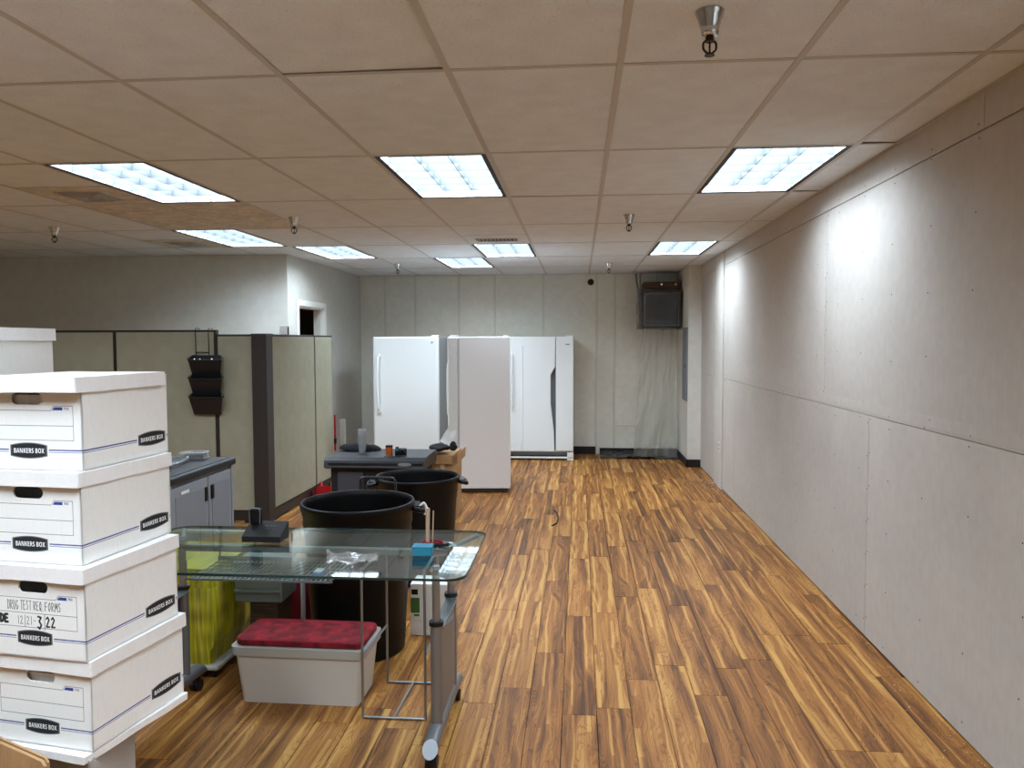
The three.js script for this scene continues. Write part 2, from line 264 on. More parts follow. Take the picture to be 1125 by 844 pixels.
{ // air diffusers beside the lights
  const spots = [[-5, 1, 'stained square air diffuser panel beside the ceiling light above the grey cabinet'], [-6, 3, 'square air diffuser panel beside the light over the partitions'], [-1, 3, 'slim air grille in the ceiling right before a light of the middle column']];
  spots.forEach(([c, r, l], n) => {
    const t = thing('air_diffuser', l, 'air vent', [gx(c) + 0.305, HC, gz(r) - 0.915], 0, 'ceiling air vents');
    mesh('face_plate', uvm(bx(0.597, 0.012, 0.597, 0, 0.0075, 0), 1.6), n < 2 ? M.stained : M.tile, t);
    if (n < 2) {
      mesh('collar', [bx(0.30, 0.006, 0.012, 0, -0.003, 0.144), bx(0.30, 0.006, 0.012, 0, -0.003, -0.144), bx(0.012, 0.006, 0.276, 0.144, -0.003, 0), bx(0.012, 0.006, 0.276, -0.144, -0.003, 0)], M.tee, t);
      mesh('duct_mouth', bx(0.276, 0.004, 0.276, 0, 0.0005, 0), M.gasket, t);
      for (let i = 0; i < 3; i++) { const s = 0.23 - i * 0.075; mesh('louver_ring', [bx(s, 0.016, 0.006, 0, -0.007, s / 2), bx(s, 0.016, 0.006, 0, -0.007, -s / 2), bx(0.006, 0.016, s, s / 2, -0.007, 0), bx(0.006, 0.016, s, -s / 2, -0.007, 0)], M.tee, t); }
    } else {
      mesh('grille_frame', [bx(0.4, 0.008, 0.014, 0, -0.004, 0.082), bx(0.4, 0.008, 0.014, 0, -0.004, -0.082), bx(0.014, 0.008, 0.15, 0.193, -0.004, 0), bx(0.014, 0.008, 0.15, -0.193, -0.004, 0)], M.tee, t);
      mesh('duct_mouth', bx(0.372, 0.004, 0.15, 0, 0.0005, 0), M.dark, t);
      for (let i = 0; i < 10; i++) mesh('fin', bx(0.006, 0.014, 0.15, -0.165 + i * 0.0367, -0.007, 0).rotateZ(0), M.tee, t);
    }
  });
}
{ // sprinkler heads
  const spots = [[0.381, -2.374, 'largest sprinkler head, chrome, in the ceiling close to the camera'], [-2.2, -5.9, 'sprinkler head in the ceiling above the partition corner post'], [-4.376, -6.2, 'sprinkler head in the ceiling above the white box on the tall carton'], [0.378, -6.036, 'sprinkler head between the two ceiling lights beside the drywall'], [-2.235, -9.5, 'small sprinkler head above the freezer with the tall handle'], [0.365, -9.69, 'small sprinkler head above the round black hole in the paneling']];
  for (const [x, z, l] of spots) {
    const t = thing('sprinkler_head', l, 'sprinkler', [x, HC, z], 0, 'fire sprinklers');
    mesh('escutcheon', lathe([[0.043, 0.0], [0.042, -0.004], [0.036, -0.02], [0.029, -0.042], [0.026, -0.052], [0.027, -0.058], [0.024, -0.07], [0.012, -0.072], [0.001, -0.072]], 28), M.chrome, t);
    mesh('nozzle', cyl(0.012, 0.014, 0.016, 0, -0.078, 0, 14), M.brass, t);
    const yoke = mesh('yoke', [tube([[-0.008, -0.08, 0], [-0.019, -0.09, 0], [-0.019, -0.108, 0], [-0.006, -0.12, 0]], 0.0035, 16, 6), tube([[0.008, -0.08, 0], [0.019, -0.09, 0], [0.019, -0.108, 0], [0.006, -0.12, 0]], 0.0035, 16, 6), cyl(0.003, 0.003, 0.04, 0, -0.1, 0, 8)], M.brass, t); yoke.rotation.y = 0.2;
    mesh('deflector', [cyl(0.015, 0.015, 0.002, 0, -0.125, 0, 16), cyl(0.006, 0.006, 0.008, 0, -0.121, 0, 10)], M.brass, t);
  }
}

// ---------------------------------------------------------------- walls
{ // drywall side
  const w = struct('wall_right');
  mesh('framing', span(XR + 0.013, XR + 0.2, 0, HC + 0.32, ZN + 0.2, ZB - 0.3), M.studs, w);
  const low = [ZN, -0.66, -4.321, -7.98, -8.57], up = [ZN, -1.44, -5.101, -8.57];
  const sheet = (y0, y1, z0, z1, m) => mesh('drywall_sheet', uvm(span(XR, XR + 0.0127, y0, y1, z0 - 0.0022, z1 + 0.0022), 0.8, rnd(), rnd()), m, w);
  for (let i = 0; i + 1 < low.length; i++) sheet(0.012, 1.218, low[i], low[i + 1], i % 2 ? M.drywall : M.drywallB);
  for (let i = 0; i + 1 < up.length; i++) sheet(1.2215, 2.4365, up[i], up[i + 1], i % 2 ? M.drywallB : M.drywall);
  sheet(2.4425, HC + 0.01, ZN, -3.2, M.drywall); sheet(2.4425, HC + 0.01, -3.2, -8.57, M.drywall);
  sheet(0.012, 1.218, -9.08, -10.1, M.drywall); sheet(1.2215, 2.438, -9.08, -10.1, M.drywall); sheet(2.4425, HC + 0.01, -9.08, -10.1, M.drywall);
  mesh('corner_strip', [uvm(span(XR - 0.012, XR + 0.0127, 0, HC, -8.57, -8.80), 0.8), uvm(span(XR - 0.004, XR + 0.0127, 0, HC, -8.80, -9.08), 0.8)], M.mud, w);
  // joint tape ridges
  mesh('joint_compound', uvm(wobble(new THREE.BoxGeometry(0.0012, 0.05, 9.2, 1, 2, 120).translate(XR - 0.0002, 1.262, -3.95), 0.0016, 3), 0.8), M.drywall, w);
  const sc = [];
  const head = (y, z) => sc.push(new THREE.CylinderGeometry(0.0042, 0.0042, 0.0012, 6).rotateZ(Math.PI / 2).translate(XR - 0.0004, y, z));
  for (let k = 0; k < 22; k++) {
    const z = -0.4 - k * 0.406;
    for (const [a, b] of [[0.06, 1.19], [1.25, 2.41]]) for (let j = 0; j <= 4; j++) if (rnd() < 0.92) head(a + (b - a) * j / 4 + rr(-0.025, 0.025), z + rr(-0.012, 0.012));
    head(2.47, z + rr(-0.01, 0.01)); if (rnd() < 0.5) head(1.262 + rr(0, 0.03), z + 0.05);
  }
  for (let j = 0; j < 7; j++) { head(0.1 + j * 0.18, -4.335); head(0.12 + j * 0.18, -4.305); head(1.3 + j * 0.18, -5.115); head(1.33 + j * 0.18, -5.085); }
  mesh('screw_heads', sc, M.screw, w).userData = { kind: 'stuff' };
}
{ // far wall of vertical panels
  const w = struct('wall_back');
  mesh('backing', span(XL - 0.2, XR + 0.2, 0, HC + 0.32, ZB - 0.02, ZB - 0.25), M.studs, w);
  const s = [-3.2, -2.825, -2.377, -1.732, -1.211, -0.511, 0.247, 0.506, 1.1, XR];
  for (let i = 0; i + 1 < s.length; i++) mesh('wall_panel', uvm(span(s[i] + 0.002, s[i + 1] - 0.002, 0.0, HC + 0.01, ZB, ZB - 0.018), 0.9, rnd(), rnd()), M.backPanel, w);
  for (const x of s.slice(1, -2)) mesh('batten', rspan(x - 0.016, x + 0.016, 0.11, HC - 0.002, ZB, ZB + 0.008, 0.003, 1), M.batten, w);
  mesh('cover_strip', rspan(0.52, 1.36, 0.40, 0.43, ZB, ZB + 0.006, 0.002, 1), M.batten, w);
}
{
  const w = struct('wall_left');   // wall with the doorway, running towards the far wall
  const x0 = -3.2, x1 = -3.31, dz0 = -8.66, dz1 = -9.54, dh = 2.04;
  mesh('wall_panel', [span(x1, x0, 0, HC + 0.01, -8.354, dz0), span(x1, x0, dh, HC + 0.01, dz0, dz1), span(x1, x0, 0, HC + 0.01, dz1, ZB)].map((g) => uvm(g, 0.8)), M.plasterB, w);
  const f = struct('wall_front');  // wall facing the camera beyond the partitions
  mesh('wall_panel', [span(XL, x1, 0, HC + 0.01, -8.35, -8.5), span(x1, x0, 0, HC + 0.01, -8.35, -8.354)].map((g) => uvm(g, 0.8)), M.plaster, f);
  mesh('inner_room', [span(-5.4, -5.3, 0, HC + 0.3, -8.5, ZB), span(-5.4, x1, HC, HC + 0.1, -8.5, ZB)].map((g) => uvm(g, 0.8)), M.plaster, f);
  const o = struct('wall_far_left'); mesh('wall_panel', uvm(span(XL - 0.15, XL, 0, HC + 0.32, ZN + 0.2, -8.5), 0.8), M.plaster, o);
  const b = struct('wall_behind'); mesh('wall_panel', uvm(span(XL - 0.15, XR + 0.2, 0, HC + 0.32, ZN, ZN + 0.2), 0.8), M.plaster, b);
  const d = struct('trim_1');      // door casing and jamb
  const cw = 0.07;
  mesh('casing', [rspan(x0, x0 + 0.018, 0, dh + cw, dz0 + cw, dz0, 0.004, 1), rspan(x0, x0 + 0.018, 0, dh + cw, dz1, dz1 - cw, 0.004, 1), rspan(x0, x0 + 0.018, dh, dh + cw, dz0, dz1, 0.004, 1)], M.trimWhite, d);
  mesh('jamb', [span(x1 - 0.01, x0, 0, dh, dz0, dz0 - 0.018), span(x1 - 0.01, x0, 0, dh, dz1 + 0.018, dz1), span(x1 - 0.01, x0, dh - 0.018, dh, dz0, dz1), span(x1 + 0.05, x1 + 0.09, 0, dh, dz1 + 0.03, dz1 + 0.018)], M.trimWhite, d);
}
{ // boxed-in pier at the far corner
  const w = struct('wall_pier');
  mesh('pier', uvm(span(1.393, XR + 0.01, 0, HC + 0.01, -10.1, ZB), 0.8), M.plaster, w);
  const b = struct('baseboard_back');
  mesh('baseboard', [span(1.38, XR, 0, 0.1, -10.088, -10.1), span(1.381, 1.393, 0, 0.1, -10.088, ZB)], M.blackBase, b);
  mesh('baseboard', span(-3.18, 0.24, 0, 0.11, ZB, ZB + 0.012), M.blackBase, b);
  mesh('baseboard', span(0.3, 1.38, 0, 0.09, ZB, ZB + 0.012), M.blackBase, b);
}
single('wall_hole', 'round black hole high in the far wall paneling', 'hole', new THREE.CylinderGeometry(0.045, 0.045, 0.01, 24).rotateX(Math.PI / 2).translate(0.165, 2.47, ZB + 0.006), M.blackMatte);
{
  const t = thing('outlet_box', 'small electrical outlet on the pale strip of the drywall side, near the floor', 'outlet', [XR - 0.012, 0.452, -8.72]);
  mesh('cover_plate', rb(0.006, 0.115, 0.075, -0.003, 0, 0, 0.002, 1), M.whitePlain, t); mesh('socket', [bx(0.003, 0.03, 0.03, -0.0065, 0.024, 0), bx(0.003, 0.03, 0.03, -0.0065, -0.024, 0)], M.grey, t);
}
{ // plaster crumbs at the foot of the drywall
  const g = [];
  for (let i = 0; i < 260; i++) { const z = i < 90 ? rr(-9.2, -8.4) : rr(-9, -2.4), s = rr(0.002, i < 60 ? 0.01 : 0.0045); g.push(new THREE.TetrahedronGeometry(s).rotateX(rnd() * 6).rotateY(rnd() * 6).translate(XR - 0.012 - Math.pow(rnd(), 3) * 0.35, s * 0.35, z)); }
  const m = single('plaster_crumbs', 'white plaster crumbs along the foot of the drywall', 'debris', g, M.mud); m.userData.kind = 'stuff';
}

// ---------------------------------------------------------------- cubicle partitions
{
  const panel = (l, L, h, pos, turn, capR) => {       // runs along local x from 0 to L, faces +z
    const t = thing('partition_panel', l, 'partition', pos, turn, 'beige office partitions');
    mesh('core', span(0, L, 0.1, h - 0.012, -0.024, 0.024), M.panelFrame, t);
    for (const s of [-1, 1]) mesh('fabric_face', uvm(rspan(0.012, L - 0.012, 0.115, h - 0.02, s * 0.022, s * 0.033, 0.005, 1), 3), M.fabric, t);
    mesh('top_cap', rspan(0, L, h - 0.014, h, -0.03, 0.03, 0.003, 1), M.panelFrame, t);
    mesh('edge_strip', [span(-0.006, 0.006, 0.02, h, -0.028, 0.028), span(L - 0.006, L + 0.006, 0.02, h, -0.028, 0.028)], M.panelFrame, t);
    mesh('kick_plate', span(0, L, 0.02, 0.1, -0.03, 0.03), M.panelFrame, t);
    mesh('foot', [span(0.05, 0.11, 0, 0.02, -0.03, 0.03), span(L - 0.11, L - 0.05, 0, 0.02, -0.03, 0.03)], M.black, t);
    return t;
  };
  panel('beige fabric partition behind the hanging black file pockets', 0.935, 1.735, [-4.166, 0, -6.7], 0);
  panel('beige fabric partition peeking out over the top white storage box', 0.915, 1.735, [-5.09, 0, -6.7], 0);
  panel('beige fabric partition far behind the white box on the tall carton', 0.915, 1.735, [-6.016, 0, -6.7], 0);
  panel('narrow beige fabric partition between the file pockets and the dark corner post', 0.335, 1.695, [-3.218, 0, -6.7], 0);
  panel('beige fabric partition running back from the dark corner post', 1.15, 1.695, [-2.79, 0, -6.77], Math.PI / 2);
  panel('last short beige partition at the end of the run, towards the freezers', 0.57, 1.695, [-2.79, 0, -7.93], Math.PI / 2);
  const p = thing('corner_post', 'dark brown square post joining the beige partitions', 'post', [-2.79, 0, -6.66]);
  mesh('post_body', rspan(-0.08, 0.055, 0.02, 1.69, -0.095, 0.055, 0.006, 1), M.post, p); mesh('post_cap', rspan(-0.084, 0.059, 1.685, 1.7, -0.099, 0.059, 0.004, 1), M.panelFrame, p); mesh('post_foot', cyl(0.03, 0.03, 0.02, -0.01, 0.01, -0.02, 14), M.black, p);
}
{ // hanging wire-mesh file pockets
  const t = thing('hanging_file_pockets', 'black mesh three-tier file pockets hung on a beige partition', 'file holder', [-3.28, 0, -6.66]);
  mesh('hanger', [tube([[-0.12, 1.51, 0.008], [-0.12, 1.6, 0.008], [-0.12, 1.742, 0.008], [-0.12, 1.744, -0.07]], 0.004, 24, 6), tube([[0.0, 1.51, 0.008], [0.0, 1.6, 0.008], [0.0, 1.742, 0.008], [0.0, 1.744, -0.07]], 0.004, 24, 6), rod([-0.12, 1.535, 0.01], [0.0, 1.535, 0.01], 0.004)], M.black, t);
  for (let i = 0; i < 3; i++) {
    const y = 1.31 - i * 0.165;
    const P = (pts) => { const g = new THREE.BufferGeometry(), v = []; for (const q of pts) for (const k of [0, 1, 2, 0, 2, 3]) v.push(...q[k]); g.setAttribute('position', new THREE.Float32BufferAttribute(v, 3)); g.computeVertexNormals(); return uvm(g, 1); };
    const dpt = 0.11;
    const lx = -0.145, rbx = 0.10, rt = 0.165;
    const quads = [[[lx, y, 0.006], [rbx, y, 0.006], [rbx, y + 0.2, 0.006], [lx, y + 0.2, 0.006]], [[lx, y, 0.02], [rbx, y, 0.02], [rt, y + 0.16, dpt], [lx, y + 0.16, dpt]], [[lx, y, 0.006], [lx, y, 0.02], [lx, y + 0.16, dpt], [lx, y + 0.2, 0.006]], [[rbx, y, 0.02], [rbx, y, 0.006], [rbx, y + 0.2, 0.006], [rt, y + 0.16, dpt]], [[lx, y, 0.006], [rbx, y, 0.006], [rbx, y, 0.02], [lx, y, 0.02]]];
    const pk = mesh('pocket', P(quads), M.pocket ??= std(0x1b1c1f, 0.6, { side: THREE.DoubleSide }), t);
    mesh('wire_rim', tube([[lx, y + 0.2, 0.006], [lx, y + 0.16, dpt], [rt, y + 0.16, dpt], [rbx, y + 0.2, 0.006]], 0.0045, 30, 6), M.black, pk);
  }
  for (const [x, r] of [[-0.1, 0.05], [-0.02, -0.05], [0.06, 0.05]]) single('marker_pen', ['white pen tip sticking out of the top file pocket, hanger side', 'white pen lying in the top file pocket, middle one', 'white pen lying in the top file pocket, by the partition seam'][x < -0.05 ? 0 : x < 0 ? 1 : 2], 'pen', rod([-3.28 + x, 1.40, -6.61], [-3.28 + x + r * 0.3, 1.478, -6.55], 0.006), M.whitePlain, 'pens in the file pockets');
}
{ const t = thing('paper_box', 'small white box with a dark side standing on a partition top', 'box', [-2.79, 1.695, -7.15], 0.3); mesh('box_body', rb(0.07, 0.085, 0.045, 0, 0.0425, 0, 0.004, 1).rotateZ(0.0), M.whitePlain, t); mesh('dark_strip', bx(0.012, 0.075, 0.04, 0.046, 0.0375, 0.0).rotateZ(0.0), M.dark, t); }

// ---------------------------------------------------------------- freezers
{
  const H0 = 0.07;
  { // side-on freezer in the middle: door faces the partitions
    const t = thing('upright_freezer', 'white upright freezer standing side-on, closest to the camera of the three', 'freezer', [-1.03, 0, -8.58], 0.088, 'white upright freezers');
    mesh('cabinet', rspan(-0.276, 0.270, H0, 1.676, -0.38, 0.38, 0.012, 3), M.applianceSide, t);
    mesh('door', rspan(-0.4, -0.29, H0 + 0.02, 1.676, -0.38, 0.38, 0.02, 3), M.appliance, t);
    mesh('gasket', span(-0.29, -0.276, H0 + 0.04, 1.66, -0.375, 0.375), M.gasketPale ??= std(0xc9cdce, 0.6), t);
    mesh('plinth', span(-0.24, 0.24, 0.005, H0, -0.34, 0.355), M.plinth, t);
    mesh('base_rail', rspan(-0.27, 0.265, H0 - 0.02, H0 + 0.012, 0.33, 0.381, 0.004, 1), M.applianceSide, t);
    mesh('hinge_cap', [rb(0.09, 0.018, 0.05, -0.33, 1.684, 0.32, 0.006, 2), rb(0.05, 0.014, 0.04, 0.22, 1.682, 0.33, 0.005, 2)], M.appliance, t);
    mesh('handle', tube([[-0.4, 0.75, -0.3], [-0.45, 0.8, -0.3], [-0.45, 1.35, -0.3], [-0.4, 1.4, -0.3]], 0.013, 30, 8), M.appliance, t);
    for (const [x, z] of [[-0.22, 0.3], [0.22, 0.3], [-0.22, -0.3], [0.22, -0.3]]) mesh('foot', cyl(0.018, 0.02, 0.03, x, 0.015, z, 12), M.black, t);
  }
  { // front-on freezer with bow handle
    const x0 = -2.62, x1 = -1.776, zf = -9.7;
    const t = thing('upright_freezer', 'white upright freezer with a bowed handle behind the black cabinet', 'freezer', [(x0 + x1) / 2, 0, zf - 0.4], 0, 'white upright freezers');
    const w = (x1 - x0) / 2;
    mesh('cabinet', rspan(-w + 0.004, w - 0.004, H0, 1.682, -0.38, 0.28, 0.012, 3), M.grey, t);  // grey paints in the shade on the side of this white freezer
    mesh('gasket', span(-w + 0.03, w - 0.03, H0 + 0.05, 1.66, 0.28, 0.297), M.gasket, t);
    mesh('door', rspan(-w, w, H0 + 0.03, 1.69, 0.297, 0.4, 0.028, 4), M.appliance, t);
    mesh('handle', [tube([[-w + 0.08, 0.74, 0.395], [-w + 0.078, 0.79, 0.44], [-w + 0.07, 1.1, 0.455], [-w + 0.078, 1.4, 0.44], [-w + 0.08, 1.45, 0.395]], 0.018, 40, 10), cyl(0.026, 0.026, 0.05, 0, 0, 0, 14).rotateX(Math.PI / 2).translate(-w + 0.08, 0.745, 0.41), cyl(0.026, 0.026, 0.05, 0, 0, 0, 14).rotateX(Math.PI / 2).translate(-w + 0.08, 1.445, 0.41)], M.appliance, t);
    mesh('badge', bx(0.022, 0.022, 0.003, w - 0.075, 1.615, 0.4015), M.grey, t);
    mesh('hinge_cap', rb(0.09, 0.02, 0.07, w - 0.05, 1.698, 0.33, 0.008, 2), M.appliance, t);
    mesh('plinth', span(-w + 0.03, w - 0.03, 0.005, H0, -0.36, 0.3), M.plinth, t);
    for (const [x, z] of [[-w + 0.08, 0.25], [w - 0.08, 0.25], [-w + 0.08, -0.3], [w - 0.08, -0.3]]) mesh('foot', cyl(0.02, 0.022, 0.03, x, 0.015, z, 12), M.black, t);
  }
  { // far freezer with split front
    const x0 = -0.985, x1 = -0.073, zf = -10.53;
    const t = thing('upright_freezer', 'white upright freezer against the far wall, its front split by a dark gap', 'freezer', [(x0 + x1) / 2, 0, zf - 0.33], 0, 'white upright freezers');
    const w = (x1 - x0) / 2, xs = 0.195;                  // seam on the door front
    mesh('cabinet', rspan(-w + 0.004, w - 0.004, H0 + 0.03, 1.68, -0.31, 0.22, 0.012, 3), M.appliance, t);
    const dsh = new THREE.Shape(); dsh.moveTo(-w, 0.13); dsh.lineTo(xs, 0.13); dsh.lineTo(xs - 0.012, 0.42); dsh.lineTo(xs - 0.055, 0.78); dsh.lineTo(xs - 0.055, 1.17); dsh.lineTo(xs + 0.004, 1.28); dsh.lineTo(xs + 0.012, 1.685); dsh.lineTo(-w, 1.685);
    const dg = new THREE.ExtrudeGeometry(dsh, { depth: 0.085, bevelEnabled: true, bevelThickness: 0.008, bevelSize: 0.006, bevelSegments: 2 }).translate(0, 0, 0.235);
    mesh('door', dg, M.appliance, t);
    mesh('inner_liner', span(xs - 0.09, xs + 0.05, 0.13, 1.66, 0.222, 0.232), M.grey, t);
    mesh('hinge_panel', rspan(xs + 0.022, w, 0.13, 1.69, 0.226, 0.33, 0.012, 3), M.appliance, t);
    mesh('door_rib', rb(0.03, 1.4, 0.012, -w + 0.21, 0.86, 0.331, 0.005, 2), M.appliance, t);
    mesh('handle', [tube([[-w + 0.08, 0.72, 0.325], [-w + 0.08, 0.76, 0.372], [-w + 0.08, 1.4, 0.372], [-w + 0.08, 1.44, 0.325]], 0.013, 40, 10), cyl(0.02, 0.02, 0.05, 0, 0, 0, 12).rotateX(Math.PI / 2).translate(-w + 0.085, 0.73, 0.345)], M.appliance, t);
    mesh('kick_grille', [span(-w + 0.02, w - 0.09, 0.055, 0.12, 0.2, 0.21), span(-w + 0.02, w - 0.09, 0.02, 0.035, 0.21, 0.3)], M.gasket, t);
    mesh('base_rail', rspan(-w, w, 0.025, 0.045, 0.24, 0.31, 0.004, 1), M.whitePlain, t);
    mesh('corner_foot', rspan(w - 0.085, w, 0.0, 0.115, 0.22, 0.31, 0.006, 1), M.whitePlain, t);
    mesh('badge', bx(0.055, 0.016, 0.003, w - 0.08, 1.585, 0.3315), M.gasket, t);
    mesh('hinge_cap', rb(0.1, 0.02, 0.07, w - 0.06, 1.698, 0.27, 0.008, 2), M.appliance, t);
    for (const x of [-w + 0.06, w - 0.1]) for (const z of [-0.25, 0.18]) mesh('foot', cyl(0.02, 0.022, 0.1, x, 0.05, z, 12), M.black, t);
  }
}

// ---------------------------------------------------------------- wall unit wrapped in plastic, far corner
{
  const t = thing('wall_monitor_unit', 'dark boxy unit wrapped in clear plastic, mounted high in the far corner', 'wall unit', [1.13, 1.8, -10.75]);
  mesh('casing', rspan(-0.29, 0.25, 0.0, 0.5, -0.2, 0.1, 0.02, 2), M.bezel, t);
  mesh('screen', rspan(-0.24, 0.2, 0.05, 0.45, 0.098, 0.108, 0.02, 2), M.screen, t);
  mesh('screen_rim', [rspan(-0.255, -0.235, 0.035, 0.465, 0.1, 0.116, 0.004, 1), rspan(0.195, 0.215, 0.035, 0.465, 0.1, 0.116, 0.004, 1), rspan(-0.255, 0.215, 0.03, 0.05, 0.1, 0.116, 0.004, 1), rspan(-0.255, 0.215, 0.45, 0.47, 0.1, 0.116, 0.004, 1)], M.grey, t);
  mesh('side_block', rspan(0.25, 0.3 - 0.045, 0.0, 0.5, -0.18, 0.09, 0.01, 1), M.black, t);
  mesh('arm', [span(-0.25, -0.2, 0.1, 0.16, -0.45, -0.2), span(0.16, 0.21, 0.1, 0.16, -0.45, -0.2)], M.black, t);
  const wrapG = new THREE.BoxGeometry(0.6, 0.54, 0.36, 16, 14, 10); mesh('plastic_wrap', wobble(wrapG.translate(-0.03, 0.255, -0.045), 0.03, 9), M.filmDark, t);
  const b = thing('wooden_board', 'brown wooden mounting board with bolts above the wrapped wall unit', 'board', [1.13, 2.33, -10.75]);
  mesh('board', uvm(rspan(-0.25, 0.25, 0, 0.1, -0.45, 0.05, 0.004, 1), 2), M.darkWood, b);
  for (const x of [-0.02, 0.17]) mesh('bolt', cyl(0.014, 0.014, 0.012, 0, 0, 0, 10).rotateX(Math.PI / 2).translate(x, 0.062, 0.055), M.chrome, b);
  single('power_cable', 'grey cable looping down beside the wrapped wall unit', 'cable', [tube([[0.8, 2.58, -11.15], [0.8, 2.45, -11.0], [0.82, 2.3, -10.9], [0.835, 2.1, -10.8]], 0.012, 30, 8), tube([[0.86, 2.58, -11.15], [0.85, 2.47, -11.02], [0.845, 2.36, -10.92], [0.85, 2.26, -10.86]], 0.01, 30, 8)], M.grey);
  // hanging film
  const g = new THREE.PlaneGeometry(0.62, 1.75, 60, 60), p = g.attributes.position;
  for (let i = 0; i < p.count; i++) {
    const u = p.getX(i) / 0.62 + 0.5, v = 0.5 - p.getY(i) / 1.75;      // v: 0 top .. 1 bottom
    const spread = 0.75 + 0.3 * v, fold = Math.sin(u * 13 + 7 * v + 4 * fbm(u * 3, v * 2.2)) * (0.01 + 0.03 * v) + 0.09 * (fbm(u * 5 + 8 + 2 * v, v * 2) - 0.5);
    p.setXYZ(i, 1.08 + (u - 0.5) * 0.58 * spread - 0.02 * v, 1.8 - v * 1.77, -10.72 - 0.12 * v + fold * 1.2);
  }
  g.computeVertexNormals();
  single('plastic_sheet', 'thin clear plastic sheet hanging to the floor below the wrapped wall unit', 'plastic sheet', g, M.film);
  const tg = new THREE.PlaneGeometry(1.08, 0.42, 60, 24).rotateX(-Math.PI / 2), q = tg.attributes.position;
  for (let i = 0; i < q.count; i++) { const x = q.getX(i), z = q.getZ(i); q.setY(i, 0.006 + 0.05 * Math.pow(fbm(x * 7, z * 9 + 4, 3), 2) + Math.max(0, -z - 0.12) * 0.35); q.setX(i, x + 0.02 * (fbm(z * 8, x * 3) - 0.5)); q.setZ(i, z + 0.05 * (fbm(x * 8 + 3, z * 3) - 0.5)); }
  tg.translate(0.84, 0, -10.95); tg.computeVertexNormals();
  single('floor_tarp', 'crumpled dark plastic lying on the floor along the far wall', 'tarp', tg, M.tarpD ??= std(0x2b2927, 0.4, { side: THREE.DoubleSide }));
  const e = thing('breaker_panel', 'grey electrical breaker panel on the side of the far corner pier', 'electrical panel', [1.393, 0.85, -10.3]);
  mesh('panel_box', rspan(-0.02, 0, 0, 0.95, -0.2, 0.19, 0.004, 1), M.panelGrey, e); mesh('panel_door', rspan(-0.028, -0.02, 0.08, 0.87, -0.15, 0.14, 0.003, 1), M.grey, e); mesh('latch', bx(0.006, 0.05, 0.02, -0.031, 0.45, 0.11), M.black, e);
}

// ---------------------------------------------------------------- white storage boxes
const STROKES = {
  D: [[[0, 0], [0, 1], [0.55, 0.85], [0.7, 0.5], [0.5, 0.1], [0, 0]]], R: [[[0, 0], [0, 1], [0.6, 0.9], [0.6, 0.6], [0, 0.5], [0.7, 0]]], U: [[[0, 1], [0.05, 0.1], [0.45, 0], [0.6, 0.3], [0.62, 1]]],
  G: [[[0.7, 0.9], [0.3, 1], [0, 0.5], [0.25, 0], [0.65, 0.15], [0.65, 0.45], [0.35, 0.45]]], T: [[[0, 1], [0.75, 0.97]], [[0.38, 1], [0.35, 0]]], E: [[[0.6, 1], [0, 0.98], [0, 0], [0.65, 0.02]], [[0, 0.52], [0.5, 0.52]]],
  S: [[[0.6, 0.9], [0.25, 1], [0.05, 0.75], [0.5, 0.45], [0.5, 0.1], [0, 0.05]]], Q: [[[0.35, 1], [0, 0.6], [0.2, 0], [0.6, 0.3], [0.55, 0.9], [0.35, 1]], [[0.35, 0.25], [0.75, -0.1]]], F: [[[0.6, 1], [0, 0.97], [0, 0]], [[0, 0.5], [0.5, 0.52]]],
  O: [[[0.35, 1], [0, 0.55], [0.2, 0], [0.6, 0.35], [0.55, 0.85], [0.35, 1]]], M: [[[0, 0], [0.08, 1], [0.4, 0.35], [0.72, 1], [0.8, 0]]], '.': [[[0.2, 0], [0.25, 0.06]]], '1': [[[0.2, 1], [0.2, 0]]], '2': [[[0.05, 0.8], [0.35, 1], [0.6, 0.75], [0.05, 0.02], [0.7, 0.05]]],
  '3': [[[0.05, 0.95], [0.6, 0.9], [0.25, 0.58], [0.62, 0.3], [0.3, 0], [0, 0.12]]], '/': [[[0.3, 1.15], [0.25, -0.25]]], '-': [[[0.1, 0.5], [0.55, 0.52]]],
};
function write(c, s, x, y, h, w, lw, col = '#222') {
  c.strokeStyle = col; c.lineWidth = lw; c.lineCap = 'round'; c.lineJoin = 'round';
  for (const ch of s) { for (const st of STROKES[ch] || []) { c.beginPath(); st.forEach(([a, b], i) => (i ? c.lineTo : c.moveTo).call(c, x + a * w, y - b * h)); c.stroke(); } x += w * (ch === ' ' ? 0.75 : ch === '.' ? 0.6 : ch === '1' || ch === '/' ? 0.7 : 1.08); }
  return x;
}
const BW = 0.302, BD = 0.368, BH = 0.24;
function logo(c, cx, cy, w, h) {
  const edge = (s) => { c.beginPath(); c.moveTo(cx - w / 2 * s, cy - h * 0.34 * s); c.quadraticCurveTo(cx, cy - h * 0.66 * s, cx + w / 2 * s, cy - h * 0.34 * s); c.lineTo(cx + w / 2 * s, cy + h * 0.34 * s); c.quadraticCurveTo(cx, cy + h * 0.66 * s, cx - w / 2 * s, cy + h * 0.34 * s); c.closePath(); };
  c.fillStyle = '#efeee9'; c.fillRect(cx - w * 0.545, cy - h * 0.6, w * 1.09, h * 1.2);
  c.fillStyle = '#17171a'; edge(1); c.fill(); c.strokeStyle = '#8b8b8e'; c.lineWidth = 3; edge(0.94); c.stroke();
  c.fillStyle = '#f4f4f2'; c.font = `bold ${Math.round(h * 0.42)}px sans-serif`; c.textAlign = 'center'; c.textBaseline = 'middle';
  const t = 'BANKERS BOX'; const k = (w * 0.84) / c.measureText(t).width; c.save(); c.translate(cx, cy + h * 0.01); c.scale(k, 1); c.fillText(t, 0, 0); c.restore();
}
